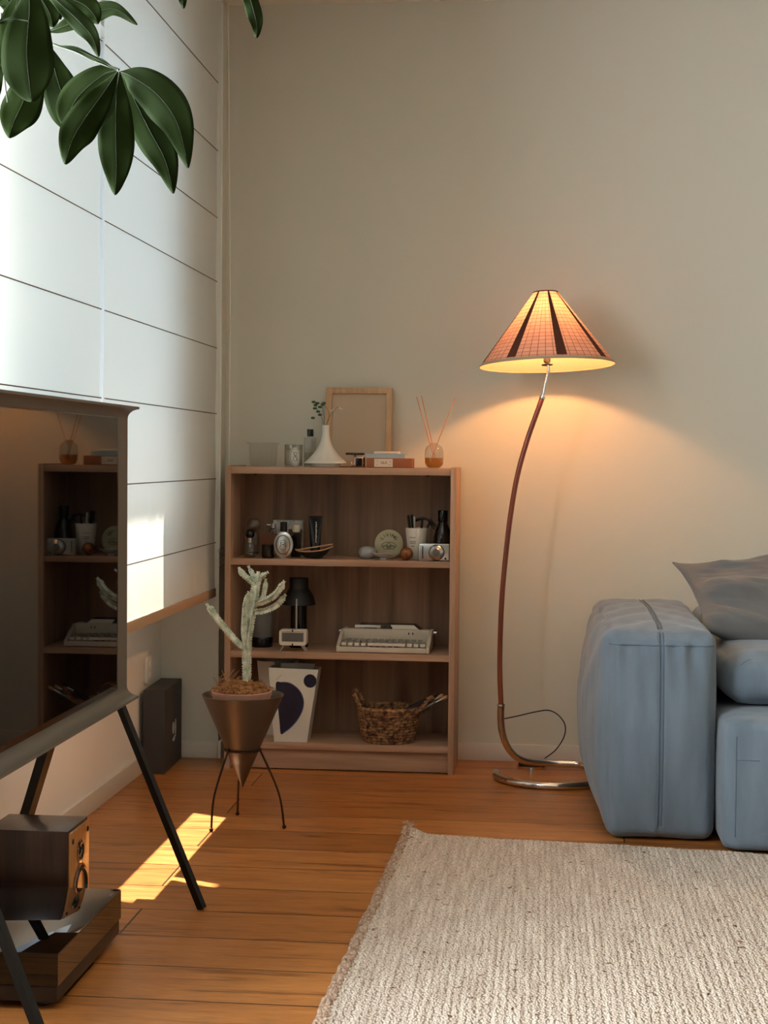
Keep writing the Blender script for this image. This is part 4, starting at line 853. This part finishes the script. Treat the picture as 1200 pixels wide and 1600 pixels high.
# speaker behind the turntable
sp_ = thing('bookshelf_speaker', 'small dark veneered speaker with an orange wood front behind the record player', 'speaker', (-1.170, 3.566, 0))
B().box((-0.100, -0.079, 0.0), (0.094, 0.079, 0.228), 0.002).build('cabinet', 'spk', sp_)
B().box((0.094, -0.073, 0.006), (0.100, 0.073, 0.222), 0.001).build('front_baffle', 'spkf', sp_)
RX = Matrix.Rotation(pi/2, 4, 'Y')
tw = B().lathe([(0.026, 0), (0.026, 0.002), (0.020, 0.0035), (0.012, -0.001), (0.007, 0.003), (0, 0.004)], 28, mtx=Matrix.Translation((0.100, 0, 0.165)) @ RX).build('tweeter', 'black', sp_)
B().lathe([(0.026, 0.0005), (0.028, 0.002), (0.024, 0.003)], 28, mtx=Matrix.Translation((0.100, 0, 0.165)) @ RX).build('tweeter_ring', 'chrome', sp_)
B().lathe([(0.050, 0), (0.048, 0.005), (0.042, 0.006), (0.036, -0.001), (0.015, -0.008), (0.012, -0.003), (0, 0.0)], 36, mtx=Matrix.Translation((0.100, 0, 0.080)) @ RX).build('woofer', 'black', sp_)
B().lathe([(0.050, 0.0002), (0.055, 0.002), (0.051, 0.004)], 36, mtx=Matrix.Translation((0.100, 0, 0.080)) @ RX).build('woofer_ring', 'copper', sp_)
for yy, zz in ((-0.058, 0.200), (0.060, 0.203)): B().ball((0.1005, yy, zz), 0.007, (0.4, 1, 1), 10).build('grille_peg', 'dark', sp_)
# turntable
tt = thing('record_player', 'record player with a glossy smoked lid on the floor under the television', 'record player', (-1.115, 3.20, 0))
hx, hy2 = 0.180, 0.232
B().box((-hx+0.003, -hy2+0.003, 0.016), (hx-0.003, hy2-0.003, 0.048), 0.003).build('plinth', 'plinth', tt)
for sx in (-1, 1):
    for sy in (-1, 1): B().lathe([(0, 0), (0.016, 0), (0.018, 0.004), (0.014, 0.016), (0, 0.016)], 16, (sx*0.135, sy*0.19, 0)).build('foot', 'dark', tt)
B().lathe([(0, 0.049), (0.150, 0.049), (0.151, 0.060), (0, 0.061)], 48, (-0.02, 0.04, 0)).build('platter', 'greym', tt)
B().lathe([(0, 0.062), (0.146, 0.062), (0.147, 0.0635), (0.05, 0.0638), (0.049, 0.064), (0, 0.064)], 48, (-0.02, 0.04, 0)).build('record', 'vinyl', tt)
B().tube([(0.10, -0.19, 0.075), (0.06, -0.08, 0.076), (0.02, -0.03, 0.070)], 0.004, 8).build('tonearm', 'chrome', tt)
ld = B(); zt0, zt1, tk = 0.050, 0.115, 0.003
ld.box((-hx, -hy2, zt1-tk), (hx, hy2, zt1), 0.001); ld.box((hx-tk, -hy2, zt0), (hx, hy2, zt1-tk)); ld.box((-hx, -hy2, zt0), (-hx+tk, hy2, zt1-tk))
ld.box((-hx+tk, -hy2, zt0), (hx-tk, -hy2+tk, zt1-tk)); ld.box((-hx+tk, hy2-tk, zt0), (hx-tk, hy2, zt1-tk)); ld.build('dust_cover', 'lid', tt)

# ================================================================== FLOOR LAMP
LY = 5.33
lp = thing('floor_lamp', 'tall floor lamp with a checked cone shade and a curved reddish pole', 'floor lamp', (0.04, LY, 0))
LO = Vector((0.04, LY, 0)); lq = lambda px, py, Y=LY: PY(px, py, Y)-LO
BR = 0.192; tube_r = 0.0125; cyc = 5.355-LY; 
# chrome foot: a ring on the floor that spirals into the upright
pts = []
c0 = Vector((0.045-0.04, cyc, 0))
for k in range(0, 33):
    a = radians(172+ (k/32)*300); 
    z = 0.0130+ (0 if k < 18 else 0.022*((k-18)/14)**1.5)
    pts.append(c0+Vector((BR*cos(a), 0.175*sin(a), z)))
end = lq(783, 1103); z1 = end.z
tail = [lq(850, 1192, 5.51), lq(815, 1187, 5.47), lq(795, 1170, 5.42), lq(785, 1145, 5.37), lq(782.5, 1120, 5.345), end]
A = pts[:28] + tail
B().tube(smoothpts(A, 4), tube_r, 16).build('base', 'chrome', lp, label='chrome tube foot curling on the floor', smooth=60)
pole = [(783, 1104), (781, 1050), (781.5, 1000), (784, 940), (789, 880), (797, 810), (808, 745), (823, 690), (837, 650), (847.5, 621)]
B().tube(smoothpts([lq(*p) for p in pole], 6), [0.0088]*((len(pole)-1)*6+1), 14).build('pole', 'red_wood', lp, label='curved reddish brown pole', smooth=60)
B().lathe([(0.0125, -0.004), (0.0135, 0), (0.0125, 0.004)], 20, lq(783, 1102)).build('collar', 'chrome', lp)
B().tube([lq(847, 622.5), lq(848, 619.5)], 0.0100, 16).build('collar', 'chrome', lp)
B().tube(smoothpts([lq(848, 620), lq(851, 605), lq(855, 588), lq(857, 578), lq(856, 566)], 5), 0.0052, 12).build('neck', 'chrome', lp, smooth=60)
# shade frame: tilted cone
SC = lq(855, 571); tiltm = Matrix.Rotation(-0.035, 4, 'Y') @ Matrix.Rotation(-0.048, 4, 'X')
TM = Matrix.Translation(SC) @ tiltm
r0, r1, hs = 0.2275, 0.040, 0.247
slant = sqrt((r0-r1)**2+hs*hs)
def cone(u, v, dr=0.0): a = 2*pi*u; r = r0+(r1-r0)*v+dr; return TM @ Vector((r*cos(a), r*sin(a), hs*v))
b = B(); b.grid(lambda u, v: cone(u, v), 96, 24, cu=True, uvf=lambda u, v: (u*2*pi*0.15, v*slant))
sh = b.build('lamp_shade', 'shade', lp, recalc=False)


NB = 8
for k in range(NB):
    a0 = 2*pi*(k+0.5)/NB + radians(-100)
    # a brown band from the top hoop to just above the rim, widening downward
    def bd(u, v, a0=a0):
        vv = 0.045+0.955*v; r = r0+(r1-r0)*vv+0.0012; hwid = (0.0035*v+0.0195*(1-v)); a = a0+(u-0.5)*2*hwid/r*0.9; return TM @ Vector((r*cos(a), r*sin(a), hs*vv))
    B().grid(bd, 5, 12).build('band', 'band', sh, recalc=False)
B().tube([cone(k/72, 1.0, 0.0008) for k in range(72)], 0.0022, 6, closed=True).build('top_hoop', 'band', sh)
B().grid(lambda u, v: cone(u, v*0.035, 0.0015), 96, 3, cu=True).build('rim_trim', 'trimsh', sh, recalc=False)
B().tube([cone(k/96, 0.0, 0.0005) for k in range(96)], 0.0018, 6, closed=True).build('bottom_hoop', 'trimsh', sh)
B().lathe([(0, 0.0), (r1, 0.0), (r1, 0.002), (0, 0.002)], 32, mtx=TM @ Matrix.Translation((0, 0, hs-0.004))).build('top_cap', 'trimsh', sh)
B().lathe([(0.018, 0.0), (0.020, 0.003), (0.006, 0.006), (0.012, 0.012), (0.012, 0.05), (0, 0.052)], 20, mtx=TM).build('bulb_holder', 'greym', lp)
B().lathe([(0, 0.053), (0.012, 0.056), (0.024, 0.085), (0.026, 0.10), (0.018, 0.122), (0, 0.128)], 20, mtx=TM).build('bulb', 'bulb', lp)
pl = bpy.data.lights.new('lamp_bulb_light', 'POINT'); pl.energy = 13.5; pl.color = (1.0, 0.46, 0.16); pl.shadow_soft_size = 0.028
plo = bpy.data.objects.new('lamp_bulb_light', pl); C.objects.link(plo); plo.location = LO + (TM @ Vector((0, 0, 0.143)))
# flex and inline switch
cdp = [lq(784, 1124, 5.345), lq(793, 1122, 5.36), lq(812, 1118, 5.40), lq(838, 1112, 5.45), lq(858, 1110, 5.50), lq(874, 1119, 5.53), lq(883, 1134, 5.55), lq(881, 1152, 5.56), lq(868, 1172, 5.57), lq(851, 1185, 5.57)]
B().tube(smoothpts(cdp, 6), 0.0022, 8).build('flex', 'dark', lp)
q = lq(830, 1186, 5.575); B().box((q.x-0.045, q.y-0.014, 0.0), (q.x+0.050, q.y+0.014, 0.016), 0.004).build('inline_switch', 'dark', lp)
q2 = Vector((q.x, q.y-0.0145, 0.010)); B().ball(q2, 0.0028, n=8).build('indicator_light', 'led', lp)

# ================================================================== SOFA
def puff(lo, hi, bulge, rad=0.05, n=26, wr=0.0, sd=0, tuck=None):
    """soft upholstered block: rounded box whose faces swell by bulge=(x-,x+,y-,y+,z-,z+)"""
    t = bmesh.new(); bmesh.ops.create_cube(t, size=2); bmesh.ops.subdivide_edges(t, edges=t.edges[:], cuts=n, use_grid_fill=True)
    c = [(lo[i]+hi[i])/2 for i in range(3)]; h = [(hi[i]-lo[i])/2 for i in range(3)]
    for v in t.verts:
        u = [max(-1, min(1, q)) for q in v.co]; p = [u[i]*h[i] for i in range(3)]
        inner = [max(-(h[i]-rad), min(h[i]-rad, p[i])) for i in range(3)]
        d = Vector([p[i]-inner[i] for i in range(3)])
        if d.length > 1e-9: 
            dn = d.normalized(); q = Vector(inner)+dn*rad
        else: q = Vector(p)
        for i in range(3):
            j, k = (i+1) % 3, (i+2) % 3
            wgt = (1-u[j]**2)**0.75*(1-u[k]**2)**0.75*abs(u[i])**3
            q[i] += bulge[2*i+(1 if u[i] > 0 else 0)]*wgt*(1 if u[i] > 0 else -1)
        q = Vector([q[i]+c[i] for i in range(3)])
        if wr:
            f = noise.noise(Vector((q.x*9+sd, q.y*5, q.z*4)))*0.6+noise.noise(Vector((q.x*26, q.y*14+sd, q.z*8)))*0.3
            q += Vector(u).normalized()*f*wr
        if tuck: q = tuck(q, u)
        v.co = q
    return t
AX0, AX1, AY0, AY1 = 0.185, 0.500, 4.520, 5.560
sf = thing('sofa', 'pale blue linen sofa with a fat rounded arm standing beside the rug', 'sofa', (AX0, AY0, 0))
SO = Vector((AX0, AY0, 0))
def tuck(q, u):
    z = q.z
    if u[0] < 0 and z < 0.16: q.x += 0.016*(1-z/0.16)**1.3*(-u[0])
    if u[1] < -0.98 and z < 0.575:   # gathers under the front seam
        d = 0.575-z; q.y += (0.0065*sin(q.x*74+1.2*sin(q.x*31))+0.004*sin(q.x*131+z*14))*math.exp(-d/0.075)*min(1, d/0.012)
        q.y -= 0.0025*sin(q.x*43+z*9)*math.exp(-((z-0.03)/0.06)**2)
    if u[0] < -0.9 and z > 0.3: q.x += 0.004*sin(q.y*26+z*30)*min(1, (z-0.3)/0.2)
    if u[2] > 0.9: q.z += 0.004*sin((q.y*1.0+abs(q.x-0.34)*0.9)*34)*min(1, abs(q.x-0.3425)/0.02)
    dx_ = abs(q.x-0.3435)
    if dx_ < 0.012 and (u[2] > 0.95 or u[1] < -0.95):
        g_ = 0.005*(1-dx_/0.012); q.z -= g_*(u[2] > 0.95); q.y += g_*(u[1] < -0.95)
    return q
b = B(); b.add(puff((AX0, AY0, 0.004), (AX1, AY1, 0.600), (0.064, 0.020, 0.042, 0.02, 0.0, 0.026), 0.032, 60, 0.008, 3, tuck), Matrix.Translation(-SO))
arm = b.build('arm', 'sofa', sf, smooth=80)
def surf_pts(fn, n): return [Vector(fn(k/n)) for k in range(n+1)]
def seam(parent, pts, r=0.0028, name='seam', m='seam'): B().tube(pts, r, 7).build(name, m, parent, smooth=60)
# raycast helper: projects a line onto the puffed surface
from mathutils.bvhtree import BVHTree
def drape(o, org, dirs, lift=0.0015):
    me = o.data; bv = BVHTree.FromPolygons([v.co for v in me.vertices], [p.vertices for p in me.polygons]); out = []
    for a, d in zip(org, dirs):
        h = bv.ray_cast(Vector(a)-SO, Vector(d).normalized())
        if h[0] is not None: out.append(h[0]+h[1]*lift)
    return out
xm = 0.3425
for dx in (-0.0045, 0.0065):
    og, ds = [], []
    for k in range(60):
        t_ = k/59
        if t_ < 0.5: og.append((xm+dx, 4.2, 0.05+0.62*t_/0.5*0.93)); ds.append((0, 1, 0))
        else: og.append((xm+dx, 4.56+(t_-0.5)*2*0.90, 1.2)); ds.append((0, 0, -1))
    seam(arm, drape(arm, og, ds, 0.0005))
og = [(AX0+0.012+(AX1-AX0-0.02)*k/40, 4.2, 0.566) for k in range(41)]
seam(arm, drape(arm, og, [(0, 1, 0)]*41, 0.0), 0.002)
# seat base unit and seat cushion
SXB = 0.512
b = B(); b.add(puff((SXB, 4.40, 0.004), (1.62, 5.42, 0.372), (0.010, 0.01, 0.02, 0.0, 0.0, 0.012), 0.03, 26, 0.003, 8), Matrix.Translation(-SO)); sbs = b.build('seat_base', 'sofa', sf, smooth=80)
og = [(0.545, 4.1, 0.05+0.28*k/20) for k in range(21)]; seam(sbs, drape(sbs, og, [(0, 1, 0)]*21, 0.0), 0.0018)
og = [(0.548+0.06*k/10, 4.1, 0.265) for k in range(11)]; seam(sbs, drape(sbs, og, [(0, 1, 0)]*11, 0.0), 0.0012)
b = B(); b.add(puff((0.535, 4.60, 0.385), (1.60, 5.30, 0.535), (0.02, 0.02, 0.035, 0.0, 0.008, 0.022), 0.06, 26, 0.006, 15), Matrix.Translation(-SO)); scu = b.build('seat_cushion', 'sofa', sf, smooth=80)
# stitched tucks along the cushion front
for x in (0.575, 0.655, 0.735, 0.82):
    og = [(x+0.035*k/8, 4.2, 0.500+0.018*sin(k/8*pi/2)) for k in range(9)]; seam(scu, drape(scu, og, [(0, 1, 0)]*9, 0.0), 0.0014, 'tuck')
b = B(); b.add(puff((0.52, 5.30, 0.10), (1.62, 5.58, 0.60), (0.0, 0.0, 0.0, 0.02, 0.0, 0.02), 0.06, 20, 0.006, 21), Matrix.Translation(-SO)); b.build('backrest', 'sofa', sf, smooth=80)
# pillow
pc = Vector((0.98, 4.98, 0.0)); pY = 4.93
plw = thing('cushion', 'big crumpled grey linen pillow leaning on the sofa arm', 'pillow', PY(1240, 1000, 4.95))
PO = Vector(plw.location)
corn = [PY(1051, 879, 5.10), PY(1420, 905, 5.25), PY(1400, 1085, 4.84), PY(1096, 985, 4.90)]   # tl, tr, br, bl
def pw(u, v, side):
    # u,v in [-1,1]
    a = (u+1)/2; b_ = (v+1)/2
    P = corn[0].lerp(corn[1], a).lerp(corn[3].lerp(corn[2], a), b_)
    ed = (1-u*u)*(1-v*v); th = 0.115*max(0, ed)**0.55
    nrm = (corn[1]-corn[0]).cross(corn[3]-corn[0]).normalized()
    if nrm.y > 0: nrm = -nrm
    # sides draw in between the corners
    mid = (corn[0]+corn[2])/2; P = P + (Vector((0, 0, 1))*(-v))*(-0.026*(1-u*u)*(abs(v)**2)) + (corn[1]-corn[0]).normalized()*(-u)*0.034*(1-v*v)*(abs(u)**2)
    P.z += 0.050*math.exp(-((u+0.02)/0.42)**2)*(1-b_)
    wr_ = 0.023*sin(9.0*(v*0.9-0.42*u)+1.5*u)*(0.35+0.65*b_)+0.012*noise.noise(Vector((u*2.2, v*5.0-u*2.5, 4)))+0.005*noise.noise(Vector((u*7, v*13-u*6, 7)))
    return P - PO + nrm*side*(th+wr_*min(1, ed*4)*(1 if side > 0 else 0.3))
b = B(); n = 70
for side in (1, -1): b.grid(lambda a, c_, s_=side: pw(a*2-1, c_*2-1, s_), n, n)
bmesh.ops.remove_doubles(b.bm, verts=b.bm.verts[:], dist=0.0004)
b.build('pillow_cover', 'pillow', plw, smooth=80)
ring = [pw(-1+2*k/40, -1, 1) for k in range(41)]
B().tube(ring, 0.0026, 6).build('piping', 'pillow', plw); B().tube([pw(-1, -1+2*k/30, 1) for k in range(31)], 0.0026, 6).build('piping', 'pillow', plw)

# ================================================================== RUG
def fl_(px, py): d = ray(px, py); return Vector((0, 0, CZ))+d*(-CZ/d.z)
c_far, c_near, c_r = fl_(640, 1308), fl_(508, 1600), fl_(1200, 1340)
ex = (c_r-c_far).normalized(); ey = (c_near-c_far); ey = (ey/ey.length)
RL, RWd = 1.75, 2.45
rg = thing('rug', 'cream woven wool rug lying on the oak floor in front of the sofa', 'rug', c_far)
def rugf(u, v):
    p = ex*(RL*u)+ey*(RWd*v); e = 0.004*noise.noise(Vector((v*18, 0, 1)))*(1-u)**20
    z = 0.010+0.0014*noise.noise(Vector((p.x*6, p.y*6, 0)))
    z += 0.018*math.exp(-((u/0.02)**2+(v/0.015)**2))
    return Vector((p.x+e, p.y+0.003*noise.noise(Vector((u*40, 0, 5)))*(1-v)**20, z))
b = B(); b.grid(rugf, 90, 120); t_ = b.bm
bnd = [e for e in t_.edges if e.is_boundary]
r_ = bmesh.ops.extrude_edge_only(t_, edges=bnd)
for v in [g_ for g_ in r_['geom'] if isinstance(g_, bmesh.types.BMVert)]: v.co.z = 0.001
b.build('rug_field', 'rug', rg, smooth=80)
b = B(); pts = []
for k in range(400):
    v = k/399; p = rugf(0, v); pts.append(p-ex*(0.013+0.004*sin(k*1.7)+0.005*noise.noise(Vector((v*30, 2, 0))))+Vector((0, 0, -0.001+0.003*sin(k*2.3))))
b.tube(pts, 0.0065, 6)
pts = [p+ex*0.010+Vector((0, 0, 0.001*sin(i*1.3))) for i, p in enumerate(pts)]; b.tube(pts, 0.006, 6)
b.build('bound_edge', 'rugb', rg, label='frayed brown binding along the left edge')
b = B(); random.seed(9)
for k in range(190):
    u = k/189*0.55; p = rugf(u, 0); b.ball(p-ey*0.002+Vector((0, 0, -0.003)), random.uniform(0.004, 0.0065), (1, 1, 0.8), 6)
b.build('looped_edge', 'rug', rg, label='knobbly loops along the far edge')
b = B()
for k in range(7): b.tube(smoothpts([rugf(0, 0), rugf(0, 0)+Vector((0.004*k-0.01, 0.006+0.002*k, 0.008)), rugf(0, 0)+Vector((0.008*k-0.026, 0.016-0.001*k, 0.012+0.003*(k % 3)))], 3), 0.0016, 5)
b.build('corner_tassel', 'rugb', rg)

# ================================================================== FOLIAGE (upper left)
PB = Vector((-1.12, 1.75, 0))
pt = thing('money_tree', 'potted money tree with hanging hand-shaped leaves reaching in front of the blinds', 'plant', PB)
B().lathe([(0, 0), (0.11, 0), (0.13, 0.01), (0.16, 0.28), (0.15, 0.285), (0.145, 0.25), (0, 0.25)], 40).build('pot', 'ceramic', pt)
B().lathe([(0.144, 0.24), (0.10, 0.257), (0, 0.262)], 30).build('soil', 'bark', pt)
hubs = {'A': PY(186, 109, 2.55), 'B': PY(48, -25, 2.45), 'C': PY(72, 66, 2.62), 'D': PY(392, -40, 2.40), 'E': PY(-30, 40, 2.55), 'F': PY(278, -60, 2.45)}
crown = Vector((-1.06, 2.05, 1.98))
tr = B().tube([v for v in smoothpts([(0, 0, 0.2), (0.03, 0.05, 0.8), (0.0, 0.16, 1.4), crown-PB], 8)], [0.030-0.017*k/24 for k in range(25)], 12); tr.build('trunk', 'bark', pt, smooth=70)
def branch(a, b_, sag, r=0.004):
    a, b_ = Vector(a)-PB, Vector(b_)-PB; mid = (a+b_)/2+Vector((0, 0, sag)); B().tube(smoothpts([a, mid, b_], 10), [r*(1-0.5*k/20) for k in range(21)], 8).build('branch', 'stemg', pt, smooth=70)
branch(crown, hubs['C'], 0.06, 0.005); branch(crown, hubs['B'], 0.12, 0.005); branch(crown, hubs['E'], 0.05); branch(crown, hubs['D'], 0.16, 0.005); branch(crown, hubs['F'], 0.15, 0.004)
a = [PY(40, 44, 2.60), PY(76, 66, 2.60), PY(120, 82, 2.58), PY(150, 96, 2.56), PY(186, 109, 2.55)]
B().tube(smoothpts([p-PB for p in a], 6), 0.0022, 8).build('petiole', 'stemg', pt, smooth=70)
def leaf(pts, wpx, Y0, dY=0.0, fold=0.35, roll=0.0, tipw=1.0):
    """leaflet along a midrib of pixel points; wpx = full width in pixels at the widest place"""
    m = len(pts); mid = [PY(p[0], p[1], Y0+dY*i/(m-1)) for i, p in enumerate(pts)]
    S_ = smoothpts(mid, 9); n_ = len(S_); wm = wpx/FPX*Y0/2
    def side(i):
        d = (S_[min(i+1, n_-1)]-S_[max(i-1, 0)]).normalized(); v = ray(300, 300).normalized(); s_ = d.cross(v).normalized()
        return (Matrix.Rotation(roll, 3, d) @ s_), (Matrix.Rotation(roll, 3, d) @ s_.cross(d).normalized())
    def fn(u, v):
        i = min(n_-1, int(round(v*(n_-1)))); t_ = v
        wd = wm*max(0.02, sin(pi*t_**1.18)**0.85*(1-0.35*t_**6))*(1 if t_ < 0.8 else 1-0.12*(t_-0.8)/0.2)
        wd = max(wd, 0.0008 if t_ < 0.98 else 0.0001)
        s_, nn = side(i); k = (u*2-1)
        return S_[i]-PB+s_*k*wd+nn*(abs(k)*fold*wd-0.35*fold*wd*k*k+0.004*sin(t_*15)*abs(k)**2)
    b = B(); b.grid(fn, 9, n_, uvf=lambda u, v: (abs(u-0.5)*0.3, v*6 - abs(u-0.5)*1.2)); o = b.build('leaf', 'leaf', pt, smooth=80)
    s = o.modifiers.new('thickness', 'SOLIDIFY'); s.thickness = 0.0005
    B().tube([p-PB+Vector((0, -0.0008, 0)) for p in S_[:-3]], [0.0009*(1-0.8*k/len(S_)) for k in range(n_-3)], 6).build('midrib', 'midrib', o, smooth=60)
leaf([(188, 112), (210, 122), (248, 150), (278, 195), (294, 262)], 66, 2.55, -0.05, 0.30)
leaf([(190, 112), (205, 145), (232, 200), (258, 250), (271, 302)], 56, 2.57, -0.02, 0.25)
leaf([(187, 112), (182, 150), (181, 205), (182, 260), (180, 304)], 58, 2.53, -0.05, 0.30)
leaf([(184, 112), (160, 148), (130, 190), (112, 222), (102, 256)], 56, 2.52, -0.06, 0.30)
leaf([(182, 110), (160, 118), (125, 148), (108, 178), (106, 205)], 56, 2.60, 0.02, 0.3)
leaf([(182, 108), (160, 97), (125, 80), (86, 69)], 9, 2.52, 0.03, 0.2, 0.2)
leaf([(77, 72), (86, 110), (98, 150), (112, 188), (120, 215)], 62, 2.66, 0.0, 0.3)
leaf([(46, -28), (46, 20), (42, 80), (46, 130), (50, 158)], 84, 2.42, -0.04, 0.25)
leaf([(40, -28), (22, 20), (20, 60), (16, 95), (22, 112)], 52, 2.50, 0.0, 0.3)
leaf([(52, -28), (66, 0), (78, 22), (82, 42)], 40, 2.50, 0.0, 0.3)
leaf([(56, 92), (50, 120), (36, 160), (22, 190), (14, 215)], 62, 2.64, -0.02, 0.3)
leaf([(74, 50), (98, 42), (138, 24), (178, 14), (214, 38)], 28, 2.60, -0.04, 0.3)
leaf([(62, -20), (92, 4), (122, 32), (144, 58), (154, 88)], 30, 2.46, -0.03, 0.3)
leaf([(80, -24), (108, -4), (132, 8), (146, 22), (153, 37)], 38, 2.52, 0.0, 0.3)
leaf([(60, -25), (72, 5), (88, 18), (95, 31)], 22, 2.54, 0.02, 0.3)
leaf([(-32, 40), (-14, 70), (-6, 110), (-2, 150)], 26, 2.52, 0.0, 0.3)
leaf([(45, 33), (20, 30), (0, 34), (-20, 42)], 7, 2.38, 0.0, 0.1)
leaf([(-20, -30), (6, -10), (14, 8), (10, 22)], 40, 2.6, 0.0, 0.3)
leaf([(380, -42), (384, -20), (394, 8), (401, 38), (401, 58)], 25, 2.38, -0.03, 0.25)
leaf([(278, -62), (282, -40), (284, -15), (287, 13)], 24, 2.45, 0.0, 0.25)
leaf([(392, -42), (420, -50), (455, -46), (480, -30)], 30, 2.4, 0.0, 0.25)
leaf([(276, -62), (250, -58), (225, -40), (212, -22)], 28, 2.45, 0.0, 0.25)
B().tube(smoothpts([PY(2, 20, 2.6)-PB, PY(6, 110, 2.62)-PB, PY(12, 160, 2.62)-PB], 8), 0.0014, 6).build('petiole', 'stemg', pt)
